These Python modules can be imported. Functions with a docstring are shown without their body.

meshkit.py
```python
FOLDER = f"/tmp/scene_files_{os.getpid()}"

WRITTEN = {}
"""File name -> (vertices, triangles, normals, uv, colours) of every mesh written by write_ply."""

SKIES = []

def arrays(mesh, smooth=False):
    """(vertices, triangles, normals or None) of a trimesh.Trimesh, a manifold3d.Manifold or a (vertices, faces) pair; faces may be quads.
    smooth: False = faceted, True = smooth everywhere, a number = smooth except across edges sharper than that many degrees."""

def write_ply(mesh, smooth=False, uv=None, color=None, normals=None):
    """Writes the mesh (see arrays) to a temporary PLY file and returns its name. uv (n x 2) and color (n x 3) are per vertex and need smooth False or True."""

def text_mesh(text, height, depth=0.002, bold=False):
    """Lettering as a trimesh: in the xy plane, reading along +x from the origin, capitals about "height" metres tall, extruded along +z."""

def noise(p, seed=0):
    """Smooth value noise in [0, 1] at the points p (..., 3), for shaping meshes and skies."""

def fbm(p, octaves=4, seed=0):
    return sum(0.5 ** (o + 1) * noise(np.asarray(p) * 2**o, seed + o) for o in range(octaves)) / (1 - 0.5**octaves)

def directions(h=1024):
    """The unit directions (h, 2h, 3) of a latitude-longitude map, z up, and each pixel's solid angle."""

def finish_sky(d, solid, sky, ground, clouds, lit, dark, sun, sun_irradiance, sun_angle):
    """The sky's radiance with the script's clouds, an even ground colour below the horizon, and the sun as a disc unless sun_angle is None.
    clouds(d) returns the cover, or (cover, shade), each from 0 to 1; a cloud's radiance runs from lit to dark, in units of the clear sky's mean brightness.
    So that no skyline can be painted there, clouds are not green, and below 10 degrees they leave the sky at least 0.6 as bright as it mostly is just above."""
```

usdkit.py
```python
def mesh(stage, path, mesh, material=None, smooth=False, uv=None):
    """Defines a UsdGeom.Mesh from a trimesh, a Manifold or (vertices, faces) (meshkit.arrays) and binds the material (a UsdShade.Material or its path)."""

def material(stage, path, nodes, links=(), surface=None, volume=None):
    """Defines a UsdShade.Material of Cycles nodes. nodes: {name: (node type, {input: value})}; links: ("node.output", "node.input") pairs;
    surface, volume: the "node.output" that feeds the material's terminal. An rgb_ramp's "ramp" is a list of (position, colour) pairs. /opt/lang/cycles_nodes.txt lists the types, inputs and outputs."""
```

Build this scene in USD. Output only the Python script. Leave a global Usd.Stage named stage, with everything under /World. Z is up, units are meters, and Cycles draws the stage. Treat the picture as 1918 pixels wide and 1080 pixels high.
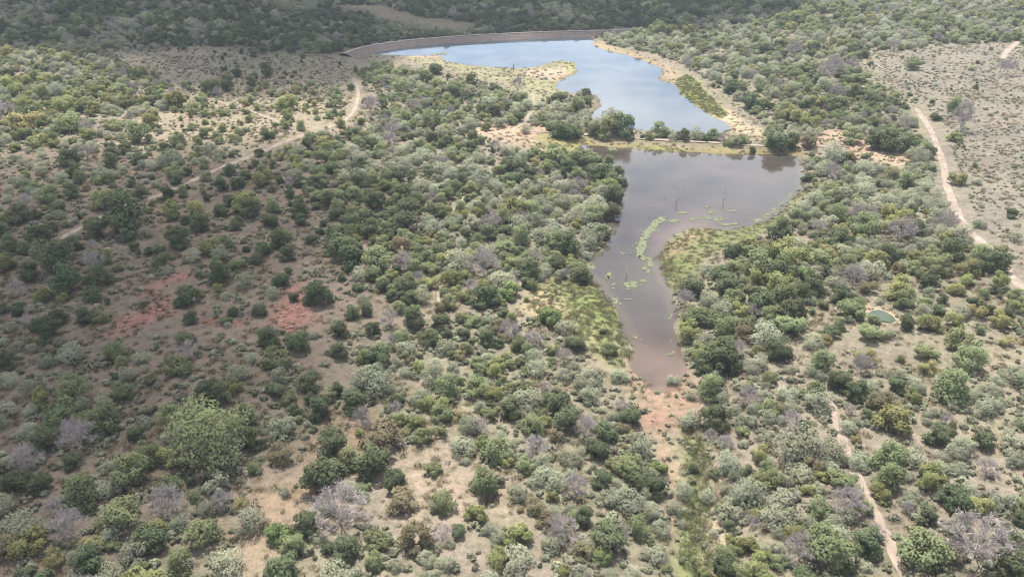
import math, random
import numpy as np, trimesh
import usdkit, meshkit
from pxr import Usd, UsdGeom, UsdLux, UsdShade, Sdf, Gf, Vt
from scipy import ndimage
import shapely
from shapely.geometry import Polygon, LineString, Point

random.seed(7)
RNG = np.random.default_rng(7)
stage = Usd.Stage.CreateInMemory()
UsdGeom.SetStageUpAxis(stage, 'Z')
UsdGeom.Xform.Define(stage, '/World')
T = Sdf.ValueTypeNames

# ------------------------------------------------------------------ camera, sky, sun, exposure
CAM_H, PITCH, FPX = 75.0, math.radians(28.0), 1477.0
EXPOSURE = 1.38
cam = UsdGeom.Camera.Define(stage, '/World/camera')
cam.CreateHorizontalApertureAttr(36.0)
cam.CreateVerticalApertureAttr(36.0 * 576 / 1024)
cam.CreateFocalLengthAttr(36.0 * FPX / 1918)
cam.CreateClippingRangeAttr((0.5, 20000.0))
cam.CreateExposureAttr(EXPOSURE)
cam.AddTranslateOp().Set((0, 0, CAM_H))
cam.AddRotateXOp().Set(90 - math.degrees(PITCH))

SUN_EL = math.radians(70)
SUN_DIR = np.array([-0.38, 0.92, 0.0]); SUN_DIR /= np.linalg.norm(SUN_DIR)
SUN_DIR = np.array([SUN_DIR[0] * math.cos(SUN_EL), SUN_DIR[1] * math.cos(SUN_EL), math.sin(SUN_EL)])
SUN_ROT = math.atan2(SUN_DIR[0], SUN_DIR[1])
sun = UsdLux.DistantLight.Define(stage, '/World/sun')
sun.CreateIntensityAttr(1.2); sun.CreateAngleAttr(0.53); sun.CreateNormalizeAttr(True)
sun.CreateColorAttr((1.0, 0.955, 0.885))
_m = Gf.Matrix4d(1).SetRotate(Gf.Rotation(Gf.Vec3d(0, 0, 1), Gf.Vec3d(*map(float, SUN_DIR))))
sun.AddTransformOp().Set(_m)

sky_mat = usdkit.material(stage, '/World/Looks/sky_look', {
    'sky': ('sky_texture', {'sky_type': 'single_scattering', 'sun_disc': False, 'sun_elevation': SUN_EL, 'sun_rotation': SUN_ROT,
                            'altitude': 1200.0, 'aerosol_density': 1.2}),
    'tc': ('texture_coordinate', {}),
    'mp': ('mapping', {'scale': (1.0, 1.0, 2.6)}),
    'n': ('noise_texture', {'scale': 2.3, 'detail': 7.0, 'roughness': 0.56, 'distortion': 0.3}),
    'r': ('rgb_ramp', {'ramp': [(0.0, (0, 0, 0)), (0.40, (0, 0, 0)), (0.58, (.9, .9, .9)), (1.0, (1, 1, 1))]}),
    'n2': ('noise_texture', {'scale': 5.0, 'detail': 4.0}),
    'cc': ('rgb_ramp', {'ramp': [(0.3, (5.6, 5.9, 6.4)), (0.7, (10.5, 10.6, 10.8))]}),
    'mix': ('mix_color', {'blend_type': 'mix', 'use_clamp': False}),
    'bg': ('background_shader', {'strength': 0.11}),
}, [('tc.generated', 'mp.vector'), ('mp.vector', 'n.vector'), ('mp.vector', 'n2.vector'), ('n.fac', 'r.fac'), ('n2.fac', 'cc.fac'),
    ('r.color', 'mix.fac'), ('sky.color', 'mix.a'), ('cc.color', 'mix.b'), ('mix.result', 'bg.color')], surface='bg.background')
dome = UsdLux.DomeLight.Define(stage, '/World/sky')
UsdShade.MaterialBindingAPI.Apply(dome.GetPrim()).Bind(sky_mat)
dome.GetPrim().SetCustomDataByKey('kind', 'structure')

# ------------------------------------------------------------------ helpers
_used = {}
def numbered(name, parent='/World'):
    k = _used.get((parent, name), 0); _used[(parent, name)] = k + 1
    return f'{parent}/{name}' if k == 0 else f'{parent}/{name}_{k:03d}'

def tag(prim, label=None, cat=None, group=None, kind=None):
    for k, v in (('label', label), ('category', cat), ('group', group), ('kind', kind)):
        if v: prim.SetCustomDataByKey(k, v)
    return prim

def put(path, v, f, mat, n=None, color=None, smooth=False):
    v = np.asarray(v, np.float32); f = np.asarray(f, np.int32)
    if smooth and n is None:
        v, f, n = meshkit.arrays((v, f), True)
    m = UsdGeom.Mesh.Define(stage, path)
    m.CreatePointsAttr(Vt.Vec3fArray.FromNumpy(np.ascontiguousarray(v, np.float32)))
    m.CreateFaceVertexCountsAttr(Vt.IntArray.FromNumpy(np.full(len(f), f.shape[1], np.int32)))
    m.CreateFaceVertexIndicesAttr(Vt.IntArray.FromNumpy(np.ascontiguousarray(f, np.int32).ravel()))
    m.CreateSubdivisionSchemeAttr('none')
    if n is not None:
        m.CreateNormalsAttr(Vt.Vec3fArray.FromNumpy(np.ascontiguousarray(n, np.float32))); m.SetNormalsInterpolation('vertex')
    if color is not None:
        for nm, c in color.items():
            UsdGeom.PrimvarsAPI(m).CreatePrimvar(nm, T.Color3fArray, 'vertex').Set(Vt.Vec3fArray.FromNumpy(np.ascontiguousarray(c, np.float32)))
    UsdShade.MaterialBindingAPI.Apply(m.GetPrim()).Bind(mat)
    return m.GetPrim()

def ray(px, py):
    px, py = np.asarray(px, float), np.asarray(py, float)
    a, b = (px - 959) / FPX, -(py - 540) / FPX
    c, s = math.cos(PITCH), math.sin(PITCH)
    d = np.stack([a, c + b * s, -s + b * c], -1)
    return d

def at_plane(px, py, z=0.0):
    d = ray(px, py); dz = np.minimum(d[..., 2], -0.03)
    t = (z - CAM_H) / dz
    return np.stack([d[..., 0] * t, d[..., 1] * t], -1)

def to_px(x, y, z):
    c, s = math.cos(PITCH), math.sin(PITCH)
    zz = z - CAM_H
    dep = y * c - zz * s
    up = y * s + zz * c
    dep = np.where(dep > 1, dep, 1)
    return 959 + FPX * x / dep, 540 - FPX * up / dep, dep

# ------------------------------------------------------------------ water outlines (traced, on the water's own level)
LAKE = [(690,99),(760,86),(850,78),(950,72),(1040,69),(1105,70),(1108,85),(1130,95),(1170,104),(1205,116),(1240,130),(1240,140),(1222,146),(1232,154),(1262,157),(1266,172),(1290,195),(1320,212),(1348,227),(1366,242),(1348,250),(1290,247),(1225,244),(1175,240),(1135,233),(1108,222),(1110,212),(1140,198),(1125,182),(1108,172),(1085,177),(1060,171),(1045,162),(1060,150),(1085,135),(1081,119),(1062,113),(1042,113),(1020,122),(985,127),(940,127),(900,123),(860,119),(828,110),(835,102),(800,105),(760,104),(720,102)]
POND = [(1085,272),(1120,276),(1180,281),(1250,286),(1330,290),(1400,293),(1493,293),(1502,320),(1497,350),(1480,370),(1455,395),(1425,412),(1390,424),(1340,430),(1312,420),(1276,430),(1242,452),(1226,478),(1224,496),(1235,515),(1250,535),(1258,560),(1258,600),(1262,640),(1264,680),(1266,700),(1260,714),(1246,722),(1226,720),(1210,710),(1198,690),(1192,660),(1190,628),(1166,592),(1150,565),(1130,540),(1108,512),(1092,490),(1118,475),(1135,455),(1145,440),(1148,400),(1165,375),(1172,345),(1165,325),(1140,305),(1112,292)]
HOLE = [(1623,592),(1632,585),(1645,582),(1658,585),(1672,592),(1678,600),(1668,605),(1650,602),(1630,601)]

def wob(pts, amp, step, seed, z=0.0):
    """outline traced from the photograph -> ground outline with a natural uneven shore"""
    p = at_plane(*np.array(pts, float).T, z)
    ls = LineString(np.vstack([p, p[:1]]))
    n = int(ls.length / step)
    q = np.array([ls.interpolate(i * ls.length / n).coords[0] for i in range(n)])
    q3 = np.c_[q / (amp * 5), np.zeros(n)]
    o = np.c_[meshkit.fbm(q3, 4, seed) - .5, meshkit.fbm(q3, 4, seed + 9) - .5] * 2.4 * amp
    q = ndimage.gaussian_filter1d(q, 1.6, axis=0, mode='wrap') + o
    return Polygon(q).buffer(0)

lake_poly = wob(LAKE, 1.3, 1.5, 3)
pond_poly = wob(POND, 0.9, 1.0, 5)

# ------------------------------------------------------------------ terrain heights on a 2 m raster
X0, X1, Y0, Y1, ST = -1000.0, 1000.0, -160.0, 1640.0, 2.0
gx, gy = np.arange(X0, X1 + 1, ST), np.arange(Y0, Y1 + 1, ST)
GX, GY = np.meshgrid(gx, gy)
mask = shapely.contains_xy(lake_poly, GX, GY) | shapely.contains_xy(pond_poly, GX, GY)
dist = ndimage.distance_transform_edt(~mask) * ST
din = ndimage.distance_transform_edt(mask) * ST
P3 = np.stack([GX, GY, np.zeros_like(GX)], -1)
H = np.where(mask, -0.25 - np.minimum(din, 10) * .1, 0.30 * np.minimum(dist, 4) / 4 + .02)
H = H + (meshkit.fbm(P3 / 5, 3, 12) - .5) * .16 * np.clip(1 - np.abs(dist - 2) / 5, 0, 1)
H = H + 9.0 * (1 - np.exp(-np.maximum(dist - 4, 0) / 150))
H = H + (meshkit.fbm(P3 / 70, 4, 2) - .5) * 5.0 * np.clip((dist - 6) / 60, 0, 1)
H = H + (meshkit.fbm(P3 / 14, 3, 6) - .5) * 0.8 * np.clip((dist - 3) / 12, 0, 1)
H = H + 0.04 * np.maximum(GY - 440, 0) * np.clip((GY - 440) / 150, 0, 1)
H = H + 0.10 * np.maximum(-(GX + 70), 0) * np.clip((GY - 300) / 200, 0, 1) * .7
# the creek that runs out of the near end of the pond towards the viewer
ck = at_plane(np.array([1240, 1262, 1290, 1310, 1312, 1315]), np.array([740, 800, 870, 960, 1040, 1200]), 1.0)
ckd = shapely.distance(LineString(ck), shapely.points(GX, GY))
H = H - np.clip(H, 0, 2.2) * np.exp(-(ckd / 7.0) ** 2) * .9
H = ndimage.gaussian_filter(H, 0.7)

def hgt(x, y):
    c = np.array([(np.asarray(y, float) - Y0) / ST, (np.asarray(x, float) - X0) / ST])
    return ndimage.map_coordinates(H, c.reshape(2, -1), order=1, mode='nearest').reshape(np.shape(x))

def at(px, py, up=0.0):
    """point of the ground (raised by up) seen at a pixel of the photograph"""
    d = ray(px, py)
    z = np.zeros(d.shape[:-1])
    for _ in range(30):
        t = (z + up - CAM_H) / np.minimum(d[..., 2], -0.05)
        x, y = d[..., 0] * t, d[..., 1] * t
        z = .5 * z + .5 * hgt(x, y)
    return np.stack([x, y], -1)

def poly(pts, up=0.0):
    return Polygon(at(*np.array(pts, float).T, up)).buffer(0)

def edge_noise(x, y, amp, scale, seed):
    p = np.stack([x / scale, y / scale, np.zeros_like(x)], -1)
    return x + (meshkit.fbm(p, 3, seed) - .5) * 2 * amp, y + (meshkit.fbm(p, 3, seed + 31) - .5) * 2 * amp

def soft_inside(pg, x, y, soft):
    pts = shapely.points(x, y)
    d = shapely.distance(pg.boundary, pts)
    s = np.where(shapely.contains(pg, pts), d, -d)
    return np.clip(.5 + s / (2 * soft), 0, 1)

# ------------------------------------------------------------------ materials
def foliage(name, dark, light, trans=0.3, gloss=0.0):
    return usdkit.material(stage, f'/World/Looks/{name}', {
        'g': ('geometry', {}), 'oi': ('object_info', {}),
        'wn': ('white_noise_texture', {'dimensions': '3D'}),
        'ns': ('noise_texture', {'scale': 0.9, 'detail': 2.0}),
        'm0': ('mix_float', {'fac': 0.45}),
        'r': ('rgb_ramp', {'ramp': [(0.05, dark), (0.95, light)]}),
        'hv': ('math', {'math_type': 'multiply_add', 'value2': 0.46, 'value3': 0.79}),
        'hh': ('math', {'math_type': 'multiply_add', 'value2': 0.036, 'value3': 0.482}),
        'sep': ('separate_color', {'color_type': 'rgb'}),
        'hsv': ('hsv', {}),
        'd': ('diffuse_bsdf', {}), 't': ('translucent_bsdf', {}), 'mx': ('mix_closure', {'fac': trans}),
    }, [('oi.location', 'wn.vector'), ('g.position', 'ns.vector'), ('g.random_per_island', 'm0.a'), ('ns.fac', 'm0.b'), ('m0.result', 'r.fac'),
        ('wn.color', 'sep.color'), ('sep.r', 'hv.value1'), ('sep.g', 'hh.value1'), ('hv.value', 'hsv.value'), ('hh.value', 'hsv.hue'),
        ('r.color', 'hsv.color'), ('hsv.color', 'd.color'), ('hsv.color', 't.color'), ('d.BSDF', 'mx.closure1'), ('t.BSDF', 'mx.closure2')], surface='mx.closure')

FOL = {
    'G': foliage('mid_green_leaves', (0.138, 0.157, 0.078), (0.330, 0.353, 0.200), .46),
    'D': foliage('dark_green_leaves', (0.079, 0.095, 0.052), (0.205, 0.226, 0.131), .44),
    'S': foliage('silver_green_leaves', (0.199, 0.208, 0.142), (0.453, 0.461, 0.338), .46),
    'O': foliage('lime_green_leaves', (0.161, 0.170, 0.071), (0.372, 0.372, 0.175), .46),
    'R': foliage('russet_leaves', (0.143, 0.127, 0.075), (0.292, 0.261, 0.167), .44),
    'Y': foliage('yellow_leaves', (0.196, 0.180, 0.082), (0.412, 0.378, 0.198), .46),
    'B': foliage('bright_green_leaves', (0.129, 0.162, 0.068), (0.320, 0.368, 0.172), .44),
    'g': foliage('scrub_leaves', (0.143, 0.143, 0.096), (0.366, 0.351, 0.251), .42),
}
def plain(name, a, b, scale=3.0, rough=.9):
    return usdkit.material(stage, f'/World/Looks/{name}', {
        'g': ('geometry', {}), 'n': ('noise_texture', {'scale': scale, 'detail': 4.0}), 'r': ('rgb_ramp', {'ramp': [(0.3, a), (0.7, b)]}),
        'p': ('principled_bsdf', {'roughness': rough, 'specular_ior_level': 0.2})},
        [('g.position', 'n.vector'), ('n.fac', 'r.fac'), ('r.color', 'p.base_color')], surface='p.BSDF')
M_BARK = plain('brown_bark', (0.061, 0.048, 0.034), (0.116, 0.095, 0.075))
M_TWIG = plain('grey_twigs', (0.187, 0.162, 0.151), (0.315, 0.276, 0.259))
M_DEADWOOD = plain('pale_deadwood', (0.245, 0.224, 0.204), (0.374, 0.354, 0.326))
M_ROCK = plain('red_rock', (0.122, 0.058, 0.042), (0.218, 0.116, 0.085), 1.5)
M_GREYROCK = plain('grey_rock', (0.109, 0.102, 0.102), (0.190, 0.177, 0.170), 1.5)
M_DAM = plain('dam_earth', (.060, .048, .042), (.125, .102, .088), 1.1)
M_DRYTUFT = foliage('straw_grass', (0.144, 0.112, 0.065), (0.288, 0.230, 0.144), .3)
M_GREYTUFT = foliage('grey_grass', (0.104, 0.096, 0.064), (0.240, 0.216, 0.152), .3)
M_GREENTUFT = foliage('green_grass', (.098, .110, .052), (.200, .210, .108), .4)
M_WEED = plain('water_weed', (.048, .060, .027), (.105, .115, .058), 2.2, .6)
M_TRACK = plain('pale_track_dirt', (.135, .107, .084), (.235, .187, .148), .45)

ground_mat = usdkit.material(stage, '/World/Looks/ground_look', {
    'g': ('geometry', {}), 'a': ('attribute', {'attribute': 'zone'}),
    'n1': ('noise_texture', {'scale': 0.05, 'detail': 6.0, 'roughness': .6}),
    'n2': ('noise_texture', {'scale': 0.7, 'detail': 5.0, 'roughness': .65}),
    'n3': ('noise_texture', {'scale': 6.0, 'detail': 3.0}),
    'r1': ('rgb_ramp', {'ramp': [(0.25, (.72, .70, .68)), (0.5, (1, 1, 1)), (.78, (1.2, 1.15, 1.1))]}),
    'r2': ('rgb_ramp', {'ramp': [(0.28, (.52, .57, .46)), (0.48, (.93, .96, .90)), (.72, (1.25, 1.2, 1.17))]}),
    'm1': ('mix_color', {'blend_type': 'multiply', 'fac': 1.0, 'use_clamp': False}),
    'm2': ('mix_color', {'blend_type': 'multiply', 'fac': 1.0, 'use_clamp': False}),
    'n4': ('noise_texture', {'scale': 2.6, 'detail': 6.0, 'roughness': .75}),
    'r4': ('rgb_ramp', {'ramp': [(0.30, (.55, .56, .50)), (0.48, (.98, .98, .96)), (.70, (1.22, 1.2, 1.18))]}),
    'm4': ('mix_color', {'blend_type': 'multiply', 'fac': 1.0, 'use_clamp': False}),
    'b': ('bump', {'strength': .6, 'distance': .12}),
    'p': ('principled_bsdf', {'roughness': .95, 'specular_ior_level': .1})},
    [('g.position', 'n1.vector'), ('g.position', 'n2.vector'), ('g.position', 'n3.vector'), ('n1.fac', 'r1.fac'), ('n2.fac', 'r2.fac'),
     ('a.color', 'm1.a'), ('r1.color', 'm1.b'), ('m1.result', 'm2.a'), ('r2.color', 'm2.b'), ('g.position', 'n4.vector'), ('n4.fac', 'r4.fac'), ('m2.result', 'm4.a'), ('r4.color', 'm4.b'), ('m4.result', 'p.base_color'),
     ('n3.fac', 'b.height'), ('b.normal', 'p.normal')], surface='p.BSDF')

def water_mat(name, scale, strength):
    return usdkit.material(stage, f'/World/Looks/{name}', {
        'g': ('geometry', {}), 'a': ('attribute', {'attribute': 'bed'}),
        'n': ('noise_texture', {'scale': scale, 'detail': 3.0, 'roughness': .5}),
        'n1': ('noise_texture', {'scale': .06, 'detail': 4.0}),
        'r1': ('rgb_ramp', {'ramp': [(0.3, (.72, .74, .76)), (.7, (1.28, 1.25, 1.22))]}),
        'rg': ('map_range', {'from_min': .45, 'from_max': .65, 'to_min': .03, 'to_max': .13, 'clamp': True}),
        'm1': ('mix_color', {'blend_type': 'multiply', 'fac': 1.0, 'use_clamp': False}),
        'b': ('bump', {'strength': strength, 'distance': .02}),
        'p': ('principled_bsdf', {'roughness': .06, 'ior': 1.33})},
        [('g.position', 'n.vector'), ('g.position', 'n1.vector'), ('n1.fac', 'r1.fac'), ('a.color', 'm1.a'), ('r1.color', 'm1.b'),
         ('n1.fac', 'rg.value'), ('rg.result', 'p.roughness'), ('m1.result', 'p.base_color'), ('n.fac', 'b.height'), ('b.normal', 'p.normal')], surface='p.BSDF')
M_LAKE = water_mat('lake_water', 1.2, .05)
M_POND = water_mat('pond_water', 1.3, .035)

# ------------------------------------------------------------------ ground sheet
BASE = (.136, .113, .093)
# (outline in the photograph, colour, soft edge in metres)
ZONES = [
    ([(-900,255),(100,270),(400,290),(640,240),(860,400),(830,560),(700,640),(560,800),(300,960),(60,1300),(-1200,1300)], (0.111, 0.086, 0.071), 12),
    ([(-900,-60),(2600,-60),(1500,30),(1120,50),(640,110),(300,90),(-900,90)], (0.083, 0.075, 0.057), 12),
    ([(380,130),(560,140),(690,120),(720,240),(600,250),(440,300),(180,285),(230,210),(340,160)], (.158, .130, .098), 5),
    ([(1640,95),(2400,60),(2600,560),(1880,500),(1790,380),(1760,250),(1710,190),(1600,130)], (.122, .106, .090), 8),
    ([(690,105),(830,108),(870,121),(960,130),(1045,112),(1088,118),(1060,150),(1050,165),(1010,230),(985,230),(985,175),(940,150),(880,145),(820,122),(740,108)], (.150, .138, .088), 2),
    ([(985,132),(1040,128),(1070,116),(1070,140),(1040,150),(990,142)], (0.227, 0.172, 0.136), 3),
    ([(1055,108),(1090,110),(1092,128),(1070,142),(1062,128)], (0.183, 0.172, 0.073), 1.5),
    ([(755,100),(835,98),(825,110),(770,108)], (0.222, 0.161, 0.119), 1.5),
    ([(1105,74),(1120,98),(1200,125),(1245,150),(1275,180),(1340,235),(1430,265),(1440,250),(1370,215),(1320,170),(1270,135),(1200,105),(1140,85)], (.180, .140, .100), 2),
    ([(1262,150),(1290,140),(1330,180),(1365,215),(1345,222),(1285,185)], (.140, .152, .050), 2),
    ([(1345,215),(1365,205),(1430,258),(1375,250)], (0.233, 0.189, 0.136), 2),
    ([(900,228),(1020,225),(1030,250),(1010,275),(960,270),(880,255)], (0.222, 0.161, 0.124), 3),
    ([(1010,250),(1120,255),(1110,285),(1060,290),(1000,275)], (0.150, 0.133, 0.062), 3),
    ([(1100,266),(1500,282),(1500,294),(1330,290),(1180,282),(1100,276)], (0.139, 0.116, 0.062), 1.5),
    ([(1210,272),(1280,276),(1280,286),(1230,283)], (0.126, 0.132, 0.053), 1.0),
    ([(1590,235),(1640,245),(1700,290),(1690,312),(1620,300),(1560,268),(1500,280),(1510,262)], (0.244, 0.172, 0.133), 3),
    ([(985,575),(1000,530),(1060,515),(1110,525),(1140,560),(1180,620),(1185,660),(1160,690),(1110,650),(1050,605)], (.135, .130, .068), 2),
    ([(975,572),(990,540),(1030,530),(1062,552),(1050,590),(1010,585)], (.205, .165, .108), 2),
    ([(1070,540),(1120,545),(1155,590),(1165,620),(1130,625),(1085,590)], (.112, .126, .052), 2),
    ([(1225,470),(1290,430),(1370,420),(1470,375),(1500,340),(1506,366),(1440,435),(1360,470),(1320,495),(1280,550),(1250,535)], (.104, .106, .054), 1.5),
    ([(1230,480),(1290,440),(1330,425),(1320,445),(1260,490)], (0.150, 0.111, 0.073), 1.5),
    ([(1228,510),(1270,480),(1310,480),(1270,540),(1255,540)], (.102, .114, .050), 1.5),
    ([(1195,690),(1290,690),(1300,760),(1285,800),(1240,810),(1205,800)], (.160, .112, .085), 2.0),
    ([(1203,770),(1235,770),(1240,805),(1207,812)], (.165, .100, .080), 1.5),
    ([(1285,790),(1320,830),(1338,920),(1350,1200),(1275,1200),(1285,900)], (.105, .115, .052), 2),
    ([(1335,905),(1360,925),(1375,1200),(1350,1200)], (0.233, 0.178, 0.141), 1),
    ([(1225,810),(1262,830),(1272,930),(1262,1010),(1245,950)], (.175, .128, .095), 1),
    ([(740,850),(800,830),(960,900),(990,980),(900,950),(850,1000),(750,960)], (0.172, 0.136, 0.108), 3),
    ([(420,1000),(470,900),(560,870),(640,780),(720,790),(680,850),(600,900),(520,960),(470,1060)], (0.178, 0.130, 0.096), 3),
    ([(510,572),(560,560),(590,578),(596,606),(560,622),(520,612)], (.168, .084, .072), 2.6),
    ([(525,545),(570,535),(585,552),(545,566)], (.168, .084, .072), 2.6),
    ([(205,615),(250,580),(310,560),(320,578),(270,608),(230,625)], (.168, .084, .072), 2.6),
    ([(268,545),(300,520),(360,508),(372,520),(320,530),(285,552)], (.168, .084, .072), 2.6),
    ([(350,600),(400,592),(470,600),(460,612),(380,612)], (0.139, 0.072, 0.057), 1.5),
    ([(1612,596),(1625,578),(1648,574),(1685,590),(1690,604),(1660,592),(1640,584)], (0.244, 0.178, 0.130), .8),
    ([(620,6),(700,10),(895,42),(870,58),(760,42),(690,22)], (0.116, 0.097, 0.073), 3),
]
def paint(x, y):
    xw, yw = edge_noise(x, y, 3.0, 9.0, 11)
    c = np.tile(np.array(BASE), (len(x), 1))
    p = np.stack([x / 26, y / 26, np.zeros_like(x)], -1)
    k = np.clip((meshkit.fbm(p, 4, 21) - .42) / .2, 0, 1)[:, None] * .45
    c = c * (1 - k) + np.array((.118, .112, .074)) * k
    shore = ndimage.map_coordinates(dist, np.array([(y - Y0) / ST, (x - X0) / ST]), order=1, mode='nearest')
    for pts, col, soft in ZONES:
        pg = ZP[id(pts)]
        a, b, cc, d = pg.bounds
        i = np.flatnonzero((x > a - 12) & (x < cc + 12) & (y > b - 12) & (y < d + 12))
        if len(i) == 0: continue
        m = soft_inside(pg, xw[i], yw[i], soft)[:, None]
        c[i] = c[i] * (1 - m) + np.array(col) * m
    wetm = (np.clip(1.2 - shore / (1.0 + 4.0 * meshkit.fbm(np.stack([x / 6, y / 6, 0 * x], -1), 3, 61)), 0, 1) * .75)[:, None]
    return c * (1 - wetm) + c * np.array([.55, .52, .48]) * wetm
ZP = {id(z[0]): poly(z[0]) for z in ZONES}

def axis(lo, hi, near_lo, near_hi, s, grow=1.12, smax=400):
    a = list(np.arange(near_lo, near_hi + s * .5, s))
    st, v = s, a[-1]
    while v < hi: st = min(st * grow, smax); v += st; a.append(v)
    st, v, b = s, a[0], []
    while v > lo: st = min(st * grow, smax); v -= st; b.append(v)
    return np.array(b[::-1] + a)
ax = np.unique(np.concatenate([axis(-9000, 9000, -330, 330, 1.6), np.arange(-60, 90, .8)]))
ay = np.unique(np.concatenate([axis(-6000, 12000, 40, 560, 1.6), np.arange(60, 130, .8)]))
AX, AY = np.meshgrid(ax, ay)
xf, yf = AX.ravel(), AY.ravel()
zf = hgt(np.clip(xf, X0, X1), np.clip(yf, Y0, Y1))
nx, ny = len(ax), len(ay)
idx = np.arange(nx * ny).reshape(ny, nx)
quads = np.stack([idx[:-1, :-1].ravel(), idx[:-1, 1:].ravel(), idx[1:, 1:].ravel(), idx[1:, :-1].ravel()], 1)
gv, gf, gn = meshkit.arrays((np.c_[xf, yf, zf], quads), True)
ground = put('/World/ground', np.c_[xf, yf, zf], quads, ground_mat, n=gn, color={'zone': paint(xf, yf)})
tag(ground, kind='structure')

# ------------------------------------------------------------------ water sheets
def sheet(path, pg, z, step, mat, colf):
    a, b, c, d = pg.bounds
    X, Y = np.meshgrid(np.arange(a, c, step), np.arange(b, d, step))
    inner = pg.buffer(-step * .6)
    k = shapely.contains_xy(inner, X, Y)
    ring = []
    for g in getattr(pg, 'geoms', [pg]):
        ls = g.exterior
        ring += [ls.interpolate(i * step * .8).coords[0] for i in range(int(ls.length / (step * .8)))]
    pts = np.vstack([np.c_[X[k], Y[k]], np.array(ring)])
    from scipy.spatial import Delaunay
    tr = Delaunay(pts).simplices
    cen = pts[tr].mean(1)
    tr = tr[shapely.contains_xy(pg.buffer(.05), cen[:, 0], cen[:, 1])]
    e1, e2 = pts[tr[:, 1]] - pts[tr[:, 0]], pts[tr[:, 2]] - pts[tr[:, 0]]
    flip = e1[:, 0] * e2[:, 1] - e1[:, 1] * e2[:, 0] < 0
    tr[flip] = tr[flip][:, ::-1]
    n = np.tile([0, 0, 1.0], (len(pts), 1))
    return put(path, np.c_[pts, np.full(len(pts), z)], tr, mat, n=n, color={'bed': colf(pts)})

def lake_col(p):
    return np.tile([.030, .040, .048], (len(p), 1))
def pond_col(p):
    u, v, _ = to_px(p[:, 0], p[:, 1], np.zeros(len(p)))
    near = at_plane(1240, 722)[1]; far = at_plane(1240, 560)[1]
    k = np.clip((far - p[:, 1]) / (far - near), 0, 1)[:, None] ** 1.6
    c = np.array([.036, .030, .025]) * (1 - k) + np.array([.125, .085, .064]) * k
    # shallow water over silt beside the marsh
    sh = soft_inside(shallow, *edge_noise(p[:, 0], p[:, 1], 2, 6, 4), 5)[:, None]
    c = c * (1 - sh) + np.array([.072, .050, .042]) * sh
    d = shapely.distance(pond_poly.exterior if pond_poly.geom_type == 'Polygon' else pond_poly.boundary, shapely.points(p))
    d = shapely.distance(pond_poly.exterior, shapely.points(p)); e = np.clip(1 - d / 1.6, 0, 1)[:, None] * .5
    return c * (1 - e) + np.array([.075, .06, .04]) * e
shallow = Polygon(at_plane(*np.array([(1215,440),(1270,410),(1300,395),(1335,400),(1340,425),(1290,440),(1250,465),(1225,490)], float).T))
WZ = 0.04
tag(sheet('/World/lake', lake_poly.buffer(2.4), WZ, 2.0, M_LAKE, lake_col), kind='structure')
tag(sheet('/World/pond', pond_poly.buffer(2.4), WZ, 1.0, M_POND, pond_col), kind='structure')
hole_poly = poly(HOLE)
hc = np.array(hole_poly.centroid.coords[0])
hz = float(hgt(hc[0], hc[1]))
tag(sheet('/World/water_hole', hole_poly, max(float(hgt(*np.array(hole_poly.exterior.coords).T).max()), hz) + .05, .4,
    plain('green_stagnant_water', (.042, .056, .034), (.055, .068, .042), .8, .25), lambda p: np.tile([.06, .08, .04], (len(p), 1))), kind='structure')

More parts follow.
